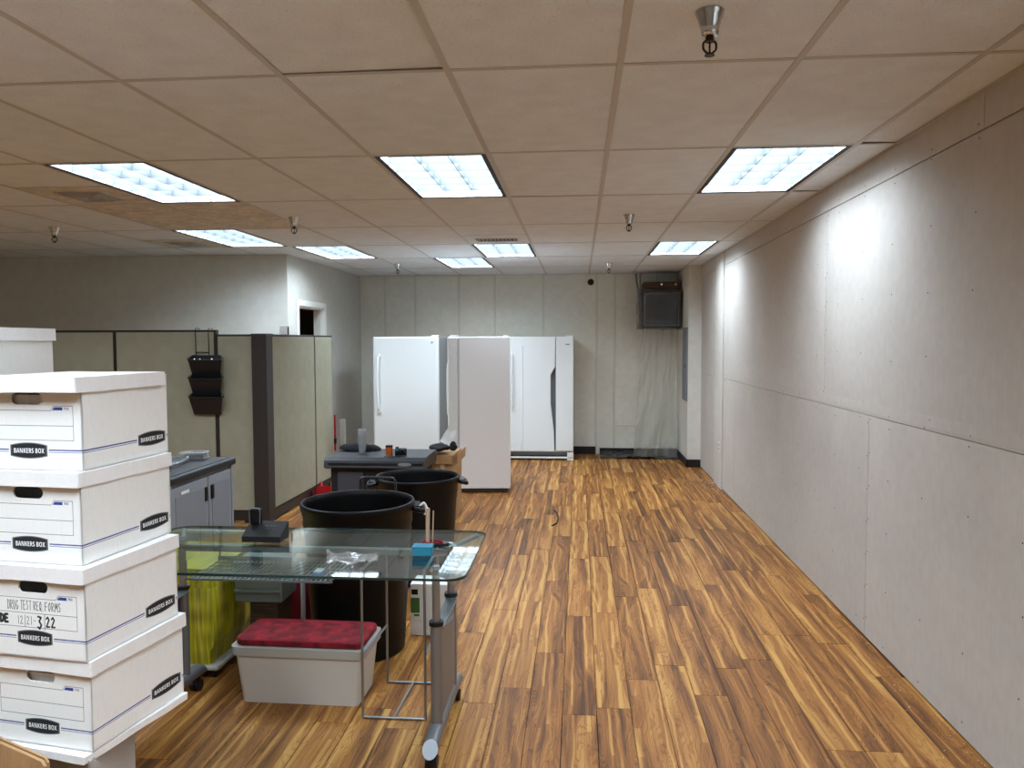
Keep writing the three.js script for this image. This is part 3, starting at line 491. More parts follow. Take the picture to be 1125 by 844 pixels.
function paper(c, w, h, n) { c.fillStyle = '#f2f1ec'; c.fillRect(0, 0, w, h); let s = n * 7919 + 1; const q = () => { s = (s * 1103515245 + 12345) & 0x7fffffff; return s / 0x7fffffff; }; for (let i = 0; i < 900; i++) { c.fillStyle = `rgba(${q() < 0.5 ? '200,196,186' : '255,255,252'},${0.05 + 0.1 * q()})`; c.fillRect(q() * w, q() * h, 1 + q() * 3, 6 + q() * 60); } }
const S = 2600;                                            // pixels per metre on the printed panels
const frontTex = (n, num, hand) => canvasTex(Math.round(BW * S), Math.round(BH * S), (c, w, h) => {
  const Y = (m) => h - m * S, X = (f) => f * w; paper(c, w, h, n);
  c.strokeStyle = '#2b3f86'; c.lineWidth = 8; c.beginPath(); c.moveTo(0, Y(0.054)); c.lineTo(w, Y(0.054)); c.stroke(); c.lineWidth = 4; c.strokeStyle = '#5a6aa6'; c.beginPath(); c.moveTo(0, Y(0.0485)); c.lineTo(w, Y(0.0485)); c.stroke();
  c.strokeStyle = '#4a4c54'; c.lineWidth = 3; c.beginPath(); c.moveTo(X(0.03), Y(0.158)); c.lineTo(X(0.70), Y(0.158)); c.lineTo(X(0.73), Y(0.17)); c.lineTo(X(0.915), Y(0.17)); c.lineTo(X(0.915), Y(0.08)); c.lineTo(X(0.03), Y(0.08)); c.closePath(); c.stroke();
  c.beginPath(); c.moveTo(X(0.03), Y(0.118)); c.lineTo(X(0.915), Y(0.118)); c.stroke();
  c.fillStyle = '#27408c'; c.beginPath(); c.moveTo(X(0.715), Y(0.159)); c.lineTo(X(0.735), Y(0.167)); c.lineTo(X(0.815), Y(0.167)); c.lineTo(X(0.815), Y(0.159)); c.closePath(); c.fill();
  c.fillStyle = '#2c3b70'; c.font = 'bold 24px sans-serif'; c.textAlign = 'left'; c.textBaseline = 'middle'; c.fillText(num, X(0.825), Y(0.163));
  logo(c, X(0.475), Y(0.052), X(0.36), 0.042 * S);
  if (hand) {
    const g = '#3a3a3c', hw = 0.0083 * S;
    let x = write(c, 'DRUG', X(0.2), Y(0.125), 0.025 * S, hw, 4.5, g); x = write(c, 'TEST', x + 14, Y(0.126), 0.025 * S, hw, 4.5, g); x = write(c, 'REQ.', x + 14, Y(0.127), 0.023 * S, hw, 4.5, g); write(c, 'FORMS', x + 10, Y(0.127), 0.023 * S, hw * 1.15, 4.5, g);
    write(c, 'DE', X(0.12), Y(0.089), 0.021 * S, 0.013 * S, 17, '#151517'); x = write(c, '12/21-', X(0.30), Y(0.087), 0.022 * S, 0.0115 * S, 4, '#4a4a4c'); x = write(c, '3', x + 6, Y(0.078), 0.034 * S, 0.017 * S, 13, '#151517'); x = write(c, '/', x - 2, Y(0.083), 0.03 * S, 0.014 * S, 4, '#333335'); write(c, '22', x - 4, Y(0.084), 0.027 * S, 0.015 * S, 11, '#151517');
  }
});
const sideTex = canvasTex(Math.round(BD * 1800), Math.round(BH * 1800), (c, w, h) => {
  paper(c, w, h, 9); const k = 1800;
  c.strokeStyle = '#2b3f86'; c.lineWidth = 6; c.beginPath(); c.moveTo(0, h - 0.054 * k); c.lineTo(w, h - 0.054 * k); c.stroke(); c.lineWidth = 3; c.strokeStyle = '#5a6aa6'; c.beginPath(); c.moveTo(0, h - 0.0485 * k); c.lineTo(w, h - 0.0485 * k); c.stroke();
  logo(c, w * 0.79, h - 0.052 * k, 0.128 * k, 0.042 * k);
});
const sideMat = new THREE.MeshStandardMaterial({ map: sideTex, roughness: 0.85 });
const frontMats = [frontTex(1, '712'), frontTex(2, '703'), frontTex(3, '703', true), frontTex(4, '712')].map((m) => new THREE.MeshStandardMaterial({ map: m, roughness: 0.85 }));
function slotShape(w, h) { const s = new THREE.Shape(); s.moveTo(0, 0); s.lineTo(w, 0); s.lineTo(w, h); s.lineTo(0, h); s.closePath(); const cx = w * 0.47, cy = h * 0.785, a = 0.046, r = 0.0155; const q = new THREE.Path(); q.moveTo(cx - a + r, cy - r); q.lineTo(cx + a - r, cy - r); q.absarc(cx + a - r, cy, r, -Math.PI / 2, Math.PI / 2); q.lineTo(cx - a + r, cy + r); q.absarc(cx - a + r, cy, r, Math.PI / 2, 1.5 * Math.PI); s.holes.push(q); return s; }
function uvPanel(g, w, h) { const p = g.attributes.position, u = g.attributes.uv; for (let i = 0; i < p.count; i++) u.setXY(i, p.getX(i) / w, p.getY(i) / h); return g; }
const slotPanel = uvPanel(new THREE.ExtrudeGeometry(slotShape(BW, BH), { depth: 0.004, bevelEnabled: false, curveSegments: 10 }), BW, BH);
// origin: front corner on the drywall side, at the bottom; x runs towards the partitions (negative), z back (negative)
function storageBox(labelText, front, corner, turn, o = {}) {
  const t = thing('storage_box', labelText, 'box', corner, turn, 'white cardboard storage boxes');
  const fp = mesh('front_panel', slotPanel, front, t); fp.position.set(-BW, 0, -0.004);
  const bp = mesh('back_panel', slotPanel, M.white, t); bp.position.set(-BW, 0, -BD);
  const sg = new THREE.PlaneGeometry(1, 1); const sp = mesh('side_panel', uvSide(), sideMat, t); sp.position.set(-0.004, 0, 0);
  mesh('side_panel', uvm(span(-BW, -BW + 0.004, 0, BH, -0.004, -BD), 1), M.white, t);
  mesh('bottom_panel', uvm(span(-BW, 0, 0, 0.004, 0, -BD), 1), M.white, t);
  if (o.flap) mesh('inner_flap', uvm(span(-BW * 0.85, -BW * 0.2, BH * o.flap[0], BH * o.flap[1], -0.014, -0.018), 1), M.white, t);
  if (!o.noLid) {
    const L = o.lid || [0, 0, 0], lw = BW + 0.012, ld = BD + 0.012, lh = 0.039;
    const parts = [[lw, 0.004, ld, 0, -0.002, 0], [lw, lh, 0.004, 0, -lh / 2, ld / 2], [lw, lh, 0.004, 0, -lh / 2, -ld / 2], [0.004, lh, ld, lw / 2, -lh / 2, 0], [0.004, lh, ld, -lw / 2, -lh / 2, 0]].map(([a, b, c, x, y, z]) => new THREE.BoxGeometry(a, b, c, a > 0.1 ? 10 : 1, b > 0.02 ? 3 : 1, c > 0.1 ? 10 : 1).translate(x, y, z));
    const lid = mesh('lid', uvm(wobbleKeep(merge(parts), o.crush || 0.005, 9, corner[1] * 40), 1), M.white, t);
    lid.position.set(-BW / 2 + L[0], BH + 0.0072, -BD / 2 + L[1]); lid.rotation.set(L[3] || 0, L[2], 0);
  }
  return t;
}
function wobbleKeep(g, amp, f, o) { const p = g.attributes.position, n = g.attributes.normal; for (let i = 0; i < p.count; i++) { const x = p.getX(i), y = p.getY(i), z = p.getZ(i), k = Math.min(1, -y / 0.04); p.setXYZ(i, x + amp * k * (fbm(y * f + 3 + o, z * f) - 0.5) * 2, y - amp * (y < -0.03 ? 1 : 0.4) * Math.abs(fbm(x * f + o, z * f) - 0.5), z + amp * k * (fbm(x * f + 51 + o, y * f) - 0.5) * 2); } return g; }
function uvSide() {
  const g = new THREE.BoxGeometry(0.004, BH, BD).translate(0.002, BH / 2, -BD / 2), p = g.attributes.position, u = g.attributes.uv;
  for (let i = 0; i < p.count; i++) u.setXY(i, -p.getZ(i) / BD, p.getY(i) / BH); return g;
}
{
  const y = (k) => 0.545 + 0.2475 * k;
  storageBox('uppermost white storage box of the stack of five, white showing in its hand hole', frontMats[0], [-1.283, y(3), -1.9], -0.075, { flap: [0.6, 0.825], lid: [0.001, 0.026, 0.0], crush: 0.008 });
  storageBox('second white storage box from the top of the stack, with a black hand hole', frontMats[1], [-1.286, y(2), -1.89], -0.11, { lid: [0, 0.008, 0] });
  storageBox('white storage box with handwriting in marker on its front', frontMats[2], [-1.271, y(1), -1.87], -0.14, { lid: [0, 0.004, 0] });
  storageBox('fourth white storage box from the top, with a torn flap in its hand hole', frontMats[3], [-1.272, y(0), -1.885], -0.154, { flap: [0.55, 0.8], lid: [0.004, 0.004, 0] });
  // crushed box under the stack
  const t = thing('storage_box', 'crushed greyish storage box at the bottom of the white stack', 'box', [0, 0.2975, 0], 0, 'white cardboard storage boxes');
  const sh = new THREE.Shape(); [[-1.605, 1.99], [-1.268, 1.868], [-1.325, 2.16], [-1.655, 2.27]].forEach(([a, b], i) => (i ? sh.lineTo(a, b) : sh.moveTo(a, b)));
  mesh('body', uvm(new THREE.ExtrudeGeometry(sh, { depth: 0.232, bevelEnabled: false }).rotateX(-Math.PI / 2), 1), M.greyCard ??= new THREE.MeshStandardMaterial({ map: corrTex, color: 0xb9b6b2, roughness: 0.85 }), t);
  const lp = [[0.32, 0.004, 0.39, 0, -0.002, 0], [0.32, 0.02, 0.004, 0, -0.01, 0.195], [0.32, 0.02, 0.004, 0, -0.01, -0.195], [0.004, 0.02, 0.39, 0.16, -0.01, 0], [0.004, 0.02, 0.39, -0.16, -0.01, 0]].map(([a, b, c, x, yy, z]) => new THREE.BoxGeometry(a, b, c, a > 0.1 ? 12 : 1, b > 0.02 ? 3 : 1, c > 0.1 ? 12 : 1).translate(x, yy, z));
  const lid = mesh('lid', uvm(wobbleKeep(merge(lp), 0.012, 8, 3), 1), M.white, t); lid.position.set(-1.398, 0.2465, -2.085); lid.rotation.y = -0.2;
  const g = thing('plastic_tote', 'grey plastic tote under the stack of white storage boxes', 'tote', [-1.46, 0, -2.07], -0.2);
  mesh('tub', rspan(-0.15, 0.16, 0, 0.25, -0.15, 0.15, 0.02, 2), M.cabGrey2, g); mesh('tote_lid', rspan(-0.17, 0.17, 0.25, 0.2975, -0.17, 0.17, 0.012, 2), M.cabGrey, g);
  const b = thing('flattened_carton', 'flattened brown cardboard leaning before the bottom storage box', 'cardboard', [-1.294, 0, -1.74], -0.42);
  const bs = new THREE.Shape(); bs.moveTo(-0.5, 0); bs.lineTo(0, 0); bs.lineTo(0, 0.59); bs.lineTo(-0.012, 0.6); bs.lineTo(-0.5, 0.6); bs.closePath();
  mesh('outer_sheet', uvm(new THREE.ExtrudeGeometry(bs, { depth: 0.008, bevelEnabled: false }), 2), M.carton, b);
  mesh('inner_sheet', uvm(new THREE.ExtrudeGeometry(bs, { depth: 0.006, bevelEnabled: false }).translate(-0.01, -0.0, -0.012), 2), M.carton, b);
  // second pile, mostly hidden behind the first
  const c = thing('tall_carton', 'tall grey carton hidden behind the stack of white boxes', 'carton', [-1.885, 0, -2.22]);
  mesh('carton_body', rspan(-0.14, 0.14, 0, 1.40, -0.18, 0.16, 0.008, 1), M.cabGrey2, c); mesh('tape', span(-0.13, 0.13, 1.4, 1.401, -0.03, 0.03), M.tubRim, c);
  storageBox('plain white storage box on the tall carton, beyond the stack', M.white, [-1.712, 1.4215, -2.03], 0.0, {});
}

// ---------------------------------------------------------------- grey plastic cabinet with black top
{
  const t = thing('utility_cabinet', 'grey plastic two-door utility cabinet with a black top', 'cabinet', [-2.47, 0, -4.43]);
  const x1 = 0.24, z0 = -0.37, z1 = 0.40;
  mesh('body', rspan(-0.25, x1 - 0.02, 0.03, 0.83, z0, z1, 0.01, 2), M.cabGrey, t);
  mesh('top', [rspan(-0.27, x1 + 0.02, 0.835, 0.88, z0 - 0.02, z1 + 0.02, 0.012, 2), rspan(-0.24, x1 - 0.01, 0.872, 0.885, z0 + 0.01, z1 - 0.01, 0.004, 1)], M.cabTop ??= std(0x24262a, 0.42), t);
  for (const [a, b, hz] of [[z0 + 0.02, -0.05, -0.085], [-0.04, z1 - 0.02, -0.005]]) {
    const d = mesh('door', rspan(x1 - 0.02, x1, 0.06, 0.815, a, b, 0.006, 2), M.cabGrey, t);
    mesh('door_inset', rspan(x1 - 0.002, x1 + 0.004, 0.12, 0.76, a + 0.035, b - 0.035, 0.004, 1), M.cabGrey2, d);
    mesh('handle', rb(0.012, 0.085, 0.03, x1 + 0.006, 0.715, hz, 0.004, 1), M.black, d);
  }
  mesh('name_label', bx(0.002, 0.018, 0.09, x1 + 0.005, 0.775, 0.24), M.whitePlain, t);
  mesh('corner_column', rspan(x1 - 0.04, x1 + 0.004, 0.03, 0.835, z0 - 0.006, z0 + 0.018, 0.005, 1), M.cabGrey, t); mesh('corner_column', rspan(x1 - 0.04, x1 + 0.004, 0.03, 0.835, z1 - 0.018, z1 + 0.006, 0.005, 1), M.cabGrey, t);
  mesh('kick_base', span(-0.24, x1 - 0.03, 0, 0.04, z0 + 0.01, z1 - 0.01), M.black, t);
  const tray = thing('metal_tray', 'shiny shallow metal tray on the black cabinet top', 'tray', [-2.5, 0.885, -4.42], 0.15);
  mesh('tray_pan', [rspan(-0.12, 0.12, 0, 0.006, -0.15, 0.15, 0.003, 1), rspan(-0.12, -0.114, 0, 0.028, -0.15, 0.15, 0.002, 1), rspan(0.114, 0.12, 0, 0.028, -0.15, 0.15, 0.002, 1), rspan(-0.12, 0.12, 0, 0.028, 0.144, 0.15, 0.002, 1), rspan(-0.12, 0.12, 0, 0.028, -0.15, -0.144, 0.002, 1)], M.steel, tray);
  mesh('rim_wire', tube([[-0.12, 0.028, -0.15], [0.12, 0.028, -0.15], [0.12, 0.028, 0.15], [-0.12, 0.028, 0.15]], 0.003, 60, 6, true), M.chrome, tray);
  const w = thing('tape_dispenser', 'small black and clear box on the back of the cabinet top', 'box', [-2.42, 0.885, -4.68], 0.1);
  mesh('clear_case', rb(0.16, 0.05, 0.1, 0, 0.026, 0, 0.008, 2), M.clearPlastic, w); mesh('dark_content', rb(0.12, 0.03, 0.07, 0.01, 0.022, 0, 0.006, 1), M.black, w);
  // loose cardboard standing in front of the doors
  const cb = thing('cardboard_piece', 'brown cardboard piece leaning on the grey cabinet doors', 'cardboard', [-2.13, 0, -4.52]);
  const s = new THREE.Shape(); s.moveTo(-0.28, 0); s.lineTo(0.32, 0); s.lineTo(0.32, 0.38); s.lineTo(-0.28, 0.50); s.closePath();
  mesh('sheet', uvm(new THREE.ExtrudeGeometry(s, { depth: 0.006, bevelEnabled: false }).rotateY(Math.PI / 2).rotateZ(0.12), 2), M.carton, cb); mesh('flap', uvm(bx(0.005, 0.1, 0.35, 0.01, 0.06, -0.02).rotateZ(0.1), 2), M.carton, cb);
}

// ---------------------------------------------------------------- glass desk
{
  const t = thing('glass_desk', 'glass-topped office desk with silver posts and a perforated end panel', 'desk', [-1.165, 0, -3.165]);
  const w = 0.745, d = 0.372, r = 0.075, top = 0.745, th = 0.009;
  const sh = new THREE.Shape(); sh.moveTo(-w + r, -d); sh.lineTo(w - r, -d); sh.absarc(w - r, -d + r, r, -Math.PI / 2, 0); sh.lineTo(w, d - r); sh.absarc(w - r, d - r, r, 0, Math.PI / 2); sh.lineTo(-w + r, d); sh.absarc(-w + r, d - r, r, Math.PI / 2, Math.PI); sh.lineTo(-w, -d + r); sh.absarc(-w + r, -d + r, r, Math.PI, 1.5 * Math.PI);
  const faces = new THREE.ShapeGeometry(sh, 10).rotateX(-Math.PI / 2);
  mesh('glass_top', [faces.clone().translate(0, top, 0), (() => { const g = faces.clone().scale(1, -1, 1); const p = g.index.array; for (let i = 0; i < p.length; i += 3) [p[i], p[i + 1]] = [p[i + 1], p[i]]; g.computeVertexNormals(); return g.translate(0, top - th, 0); })()], M.glass, t);
  const rim = sh.getPoints(10).map((p) => [p.x, top - th / 2, -p.y]);
  const eg = new THREE.ExtrudeGeometry((() => { const o = new THREE.Shape(sh.getPoints(10)); o.holes.push(new THREE.Path(sh.getPoints(10).map((p) => new THREE.Vector2(p.x * (1 - 0.003 / w), p.y * (1 - 0.003 / d))))); return o; })(), { depth: th, bevelEnabled: false }).rotateX(-Math.PI / 2).translate(0, top - th, 0);
  label(mesh('glass_edge', eg, M.glassEdge, t), 'dark green polished glass edge');
  for (const s of [1, -1]) {
    const px = s * 0.61;                                   // post line
    const zs = [0.215, -0.135];
    for (const z of zs) {
      const post = mesh('post', [cyl(0.024, 0.024, 0.43, px, 0.305, z, 20)], M.silver, t);
      mesh('inner_tube', cyl(0.016, 0.016, 0.22, px, 0.62, z, 16), M.steel, post);
      mesh('collar', cyl(0.029, 0.029, 0.016, px, 0.522, z, 20), M.black, post);
      mesh('glass_pad', [cyl(0.03, 0.024, 0.012, px, 0.729, z, 20), cyl(0.014, 0.014, 0.004, px, 0.747, z, 16)], M.chrome, t);
    }
    // end panel with punched holes, slightly bowed outward
    const ps = new THREE.Shape(); const z0 = -0.135, z1 = 0.215, y0 = 0.13, y1 = 0.5; ps.moveTo(z0, y0); ps.lineTo(z1, y0); ps.lineTo(z1, y1); ps.lineTo(z0, y1); ps.closePath();
    for (let i = 0; i < 5; i++) for (let j = 0; j < 15; j++) { const q = new THREE.Path(); q.absellipse(z0 + 0.045 + i * 0.02, y0 + 0.04 + j * 0.02, 0.007, 0.0045, 0, 2 * Math.PI); ps.holes.push(q); }
    const pg = new THREE.ExtrudeGeometry(ps, { depth: 0.003, bevelEnabled: false, curveSegments: 4 }), pp = pg.attributes.position;
    for (let i = 0; i < pp.count; i++) { const zz = pp.getX(i), u = (zz - z0) / (z1 - z0); pp.setXYZ(i, px + s * (0.012 + 0.02 * Math.sin(Math.PI * Math.max(0, Math.min(1, u)))) + (pp.getZ(i) - 0.0015), pp.getY(i), zz); }
    pg.computeVertexNormals(); label(mesh('perforated_panel', pg, M.panelSilver ??= std(0x8c8f92, 0.4, { metalness: 0.6, side: THREE.DoubleSide }), t), 'silver end panel with punched holes');
    mesh('panel_cap', rspan(px - 0.02, px + 0.03, 0.498, 0.506, z0, z1, 0.003, 1), M.silver, t);
    // foot tube with slanted ends, casters below
    const foot = new THREE.CylinderGeometry(0.03, 0.03, 0.64, 20, 8).rotateX(Math.PI / 2); const fp = foot.attributes.position;
    for (let i = 0; i < fp.count; i++) { const yv = fp.getY(i), zv = fp.getZ(i); fp.setXYZ(i, fp.getX(i), yv - 0.16 * Math.pow(zv, 2), zv - Math.sign(zv) * (Math.abs(zv) > 0.3 ? yv * 0.7 : 0)); }
    foot.computeVertexNormals(); mesh('foot_tube', foot.translate(px, 0.105, 0.04), M.silver, t);
    for (const z of [0.33, -0.235]) { const c = mesh('caster', [cyl(0.026, 0.026, 0.018, 0, 0, 0, 18).rotateZ(Math.PI / 2).translate(px - 0.013, 0.026, z), cyl(0.026, 0.026, 0.018, 0, 0, 0, 18).rotateZ(Math.PI / 2).translate(px + 0.013, 0.026, z)], M.black, t); mesh('caster_fork', [rb(0.02, 0.03, 0.045, px, 0.045, z, 0.006, 2), cyl(0.008, 0.008, 0.04, px, 0.07, z, 10)], M.blackMatte, c); }
    mesh('support_arm', [rod([px, 0.725, -0.15], [px + s * 0.09, 0.733, -0.33], 0.011), rod([px, 0.725, 0.22], [px + s * 0.06, 0.733, 0.3], 0.011)], M.grey, t);
  }
  mesh('cross_beam', [rspan(-0.6, 0.6, 0.69, 0.72, -0.15, -0.12, 0.006, 2)], M.silver, t);
  // perforated tray below the glass
  const bars = []; for (let i = 0; i < 30; i++) bars.push(bx(0.006, 0.003, 0.3, -0.42 + i * 0.02, 0.655, 0.02)); for (let j = 0; j < 7; j++) bars.push(bx(0.6, 0.003, 0.006, -0.13, 0.6551, -0.13 + j * 0.05)); bars.push(bx(0.62, 0.006, 0.006, -0.13, 0.66, 0.172), bx(0.62, 0.02, 0.006, -0.13, 0.66, -0.132), rod([-0.43, 0.66, 0.17], [-0.43, 0.736, 0.17], 0.004), rod([0.17, 0.66, 0.17], [0.17, 0.736, 0.17], 0.004), rod([-0.43, 0.66, -0.13], [-0.43, 0.7, -0.13], 0.004), rod([0.17, 0.66, -0.13], [0.17, 0.7, -0.13], 0.004));
  mesh('mesh_shelf', bars, M.silver, t);
  for (const [x, z] of [[0.3, 0.16], [-0.56, 0.05], [-0.5, -0.24]]) mesh('glass_disc', cyl(0.016, 0.016, 0.004, x, 0.7472, z, 18), M.chrome, t);
}
{ // things on the desk
  const G = 0.745;
  const p = thing('desk_phone', 'black desk phone with its handset upright on the glass desk', 'phone', [-1.39, G, -3.31]);
  const ps = new THREE.Shape(); ps.moveTo(0.05, 0); ps.lineTo(0.05, 0.02); ps.lineTo(-0.05, 0.065); ps.lineTo(-0.05, 0); ps.closePath();
  mesh('phone_base', new THREE.ExtrudeGeometry(ps, { depth: 0.17, bevelEnabled: true, bevelSize: 0.003, bevelThickness: 0.003, bevelSegments: 2 }).rotateY(-Math.PI / 2).translate(0.085, 0.003, 0), M.blackMatte, p);
  mesh('handset', rb(0.052, 0.075, 0.03, -0.055, 0.097, -0.03, 0.012, 3), M.blackSheen, p); mesh('handset_rim', tube([[-0.078, 0.065, -0.015], [-0.078, 0.13, -0.015], [-0.032, 0.13, -0.015], [-0.032, 0.065, -0.015]], 0.002, 30, 6), M.steel, p);
  for (let i = 0; i < 3; i++) for (let j = 0; j < 4; j++) mesh('key', bx(0.012, 0.004, 0.009, 0.0 + i * 0.018, 0.055 - j * 0.0085, -0.022 + j * 0.018).rotateX(0), M.grey, p);
  const b = thing('tissue_box', 'small teal box on the glass desk near its silver posts', 'box', [-0.64, G, -3.12], 0.05); mesh('box_body', rb(0.082, 0.036, 0.06, 0, 0.018, 0, 0.004, 1), M.teal, b); mesh('box_lid', rb(0.084, 0.008, 0.062, 0, 0.036, 0, 0.003, 1), M.teal, b);
  const s = thing('desk_stand', 'beige stick standing on a dark oval base on the glass desk', 'stand', [-0.62, G, -3.27]);
  mesh('stand_base', new THREE.CylinderGeometry(0.062, 0.066, 0.012, 28).scale(1, 1, 0.55).translate(0, 0.006, 0), M.blackSheen, s); mesh('red_rim', new THREE.TorusGeometry(0.045, 0.004, 8, 28).rotateX(Math.PI / 2).scale(1, 1, 0.5).translate(-0.01, 0.014, 0), M.redCloth, s);
  mesh('stick', [rod([-0.03, 0.012, 0], [-0.028, 0.16, 0], 0.009), rod([-0.008, 0.012, 0], [-0.004, 0.15, 0], 0.003)], M.beige, s);
  const n = thing('note_pad', 'small blue note pad lying on the mesh shelf of the desk', 'note pad', [-1.07, 0.6575, -3.08]); mesh('pad', rb(0.035, 0.02, 0.07, 0, 0.01, 0, 0.003, 1), M.blue, n); mesh('cover', bx(0.035, 0.002, 0.05, 0, 0.021, -0.008), M.whitePlain, n);
  const pg = new THREE.PlaneGeometry(0.2, 0.14, 24, 18).rotateX(-Math.PI / 2), q = pg.attributes.position; for (let i = 0; i < q.count; i++) q.setY(i, 0.003 + 0.05 * Math.pow(fbm(q.getX(i) * 22, q.getZ(i) * 22, 3), 2)); pg.rotateY(0.3).translate(-0.9, G, -2.99); pg.computeVertexNormals();
  single('plastic_bag', 'crumpled clear plastic wrapper on the glass desk', 'wrapper', pg, M.filmBag ??= new THREE.MeshPhysicalMaterial({ color: 0xf4f6f6, roughness: 0.2, transmission: 0.85, thickness: 0, side: THREE.DoubleSide }));
}
{ // wire rack below the desk
  const t = thing('wire_rack', 'grey wire frame rack standing on the floor under the glass desk', 'rack', [0, 0, 0]);
  const U = (z, x0, x1) => [rod([x0, 0.006, z], [x0, 0.66, z], 0.006), rod([x1, 0.006, z], [x1, 0.66, z], 0.006), rod([x0, 0.006, z], [x1, 0.006, z], 0.006)];
  mesh('upright_frame', U(-3.2, -0.925, -0.652), M.steel, t); mesh('upright_frame', U(-3.55, -0.905, -0.66), M.steel, t);
  mesh('rail', [rod([-0.79, 0.008, -3.2], [-0.78, 0.008, -3.55], 0.006), rod([-0.925, 0.28, -3.2], [-0.905, 0.28, -3.55], 0.006), rod([-0.652, 0.28, -3.2], [-0.66, 0.28, -3.55], 0.006), rod([-0.925, 0.65, -3.2], [-0.905, 0.65, -3.55], 0.006), rod([-0.652, 0.65, -3.2], [-0.66, 0.65, -3.55], 0.006)], M.steel, t);
}

// ---------------------------------------------------------------- tote with red top
{
  const t = thing('storage_tub', 'off-white plastic tub with a fuzzy red lid under the desk', 'tub', [-1.245, 0, -3.43], -0.015);
  const rr4 = (w, d, r) => { const s = new THREE.Shape(); s.moveTo(-w + r, -d); s.lineTo(w - r, -d); s.absarc(w - r, -d + r, r, -Math.PI / 2, 0); s.lineTo(w, d - r); s.absarc(w - r, d - r, r, 0, Math.PI / 2); s.lineTo(-w + r, d); s.absarc(-w + r, d - r, r, Math.PI / 2, Math.PI); s.lineTo(-w, -d + r); s.absarc(-w + r, -d + r, r, Math.PI, 1.5 * Math.PI); return s; };
  const loft = (w0, d0, w1, d1, y0, y1, r) => { const g = new THREE.ExtrudeGeometry(rr4(1, 1, 0.001), { depth: 1, bevelEnabled: false }); g.dispose(); const e = new THREE.ExtrudeGeometry(rr4(w1, d1, r), { depth: y1 - y0, bevelEnabled: false, curveSegments: 8 }).rotateX(-Math.PI / 2), p = e.attributes.position; for (let i = 0; i < p.count; i++) { const k = p.getY(i) / (y1 - y0), fx = (w0 + (w1 - w0) * k) / w1, fz = (d0 + (d1 - d0) * k) / d1; p.setXYZ(i, p.getX(i) * fx, p.getY(i) + y0, p.getZ(i) * fz); } e.computeVertexNormals(); return e; };
  mesh('tub_body', loft(0.27, 0.125, 0.295, 0.142, 0, 0.235, 0.03), M.tub, t);
  mesh('rim', loft(0.308, 0.152, 0.31, 0.154, 0.222, 0.262, 0.035), M.tubRim, t);
  mesh('lid', uvm(wobble(new THREE.ExtrudeGeometry(rr4(0.285, 0.125, 0.03), { depth: 0.014, bevelEnabled: true, bevelSize: 0.012, bevelThickness: 0.009, bevelSegments: 3, curveSegments: 8 }).rotateX(-Math.PI / 2).translate(0, 0.271, 0), 0.006, 14), 4), M.red, t);
}

// ---------------------------------------------------------------- black trash cans
{
  const can = (l, pos, turn, H, R, tag, sides = [-1, 1]) => {
    const t = thing('trash_can', l, 'trash can', pos, turn, 'black trash cans');
    const k = R / 0.3;
    mesh('barrel', lathe([[0.001, 0.006], [0.232 * k, 0.006], [0.238 * k, 0.0], [0.242 * k, 0.012], [0.262 * k, H * 0.45], [0.277 * k, H * 0.78], [0.283 * k, H * 0.80], [0.281 * k, H * 0.83], [0.288 * k, H * 0.86], [0.286 * k, H * 0.9], [0.292 * k, H * 0.93], [0.300 * k, H * 0.965], [0.300 * k, H * 0.99], [0.296 * k, H], [0.286 * k, H * 0.998], [0.278 * k, H * 0.96], [0.262 * k, H * 0.5], [0.236 * k, 0.03], [0.001, 0.028]], 64), M.canBlack, t);
    for (const s of sides) mesh('handle', [tube([[s * 0.288 * k, H * 0.95, 0.085], [s * (0.288 * k + 0.05), H * 0.93, 0.07], [s * (0.288 * k + 0.06), H * 0.91, 0], [s * (0.288 * k + 0.05), H * 0.93, -0.07], [s * 0.288 * k, H * 0.95, -0.085]], 0.014, 30, 8), bx(0.05, 0.012, 0.13, s * (0.288 * k + 0.018), H * 0.955, 0)], M.canBlack, t);
    if (tag) mesh('tie', [tube([[0.318 * k, H * 0.95, 0.06], [0.345 * k, H * 0.98, 0.055], [0.36 * k, H * 0.95, 0.06], [0.35 * k, H * 0.9, 0.06]], 0.006, 20, 6), tube([[0.35 * k, H * 0.96, 0.06], [0.375 * k, H * 0.93, 0.06], [0.365 * k, H * 0.9, 0.06]], 0.005, 16, 6)], M.whitePlain, t);
    return t;
  };
  can('large round black trash can directly behind the glass desk', [-1.16, 0, -3.97], 0.25, 0.79, 0.297, true, [1]);
  can('round black trash can with a side handle, beyond the larger one', [-1.1, 0, -5.2], 0.25, 0.71, 0.288, false);
  const f = thing('hand_cart', 'black folding cart with a ribbed top handle between the trash cans', 'cart', [-1.22, 0, -4.6]);
  mesh('handle_loop', tube([[-0.108, 0.1, 0], [-0.11, 0.5, 0], [-0.11, 0.76, 0], [-0.095, 0.795, 0], [0, 0.797, 0], [0.095, 0.795, 0], [0.11, 0.76, 0], [0.11, 0.5, 0], [0.108, 0.1, 0]], 0.008, 80, 8), M.bezel, f);
  const ribs = []; for (let i = 0; i < 12; i++) ribs.push(new THREE.TorusGeometry(0.0105, 0.003, 6, 12).rotateY(Math.PI / 2).translate(-0.077 + i * 0.014, 0.796, 0)); mesh('grip', ribs, M.blackMatte, f);
  const back = [bx(0.2, 0.62, 0.006, 0, 0.41, -0.004)]; mesh('back_sheet', back, M.blackMatte, f); mesh('base_shelf', rspan(-0.13, 0.13, 0.06, 0.085, -0.02, 0.2, 0.006, 1), M.black, f);
  for (const s of [-1, 1]) mesh('wheel', cyl(0.06, 0.06, 0.025, 0, 0, 0, 24).rotateZ(Math.PI / 2).translate(s * 0.125, 0.06, -0.02), M.blackMatte, f);
}

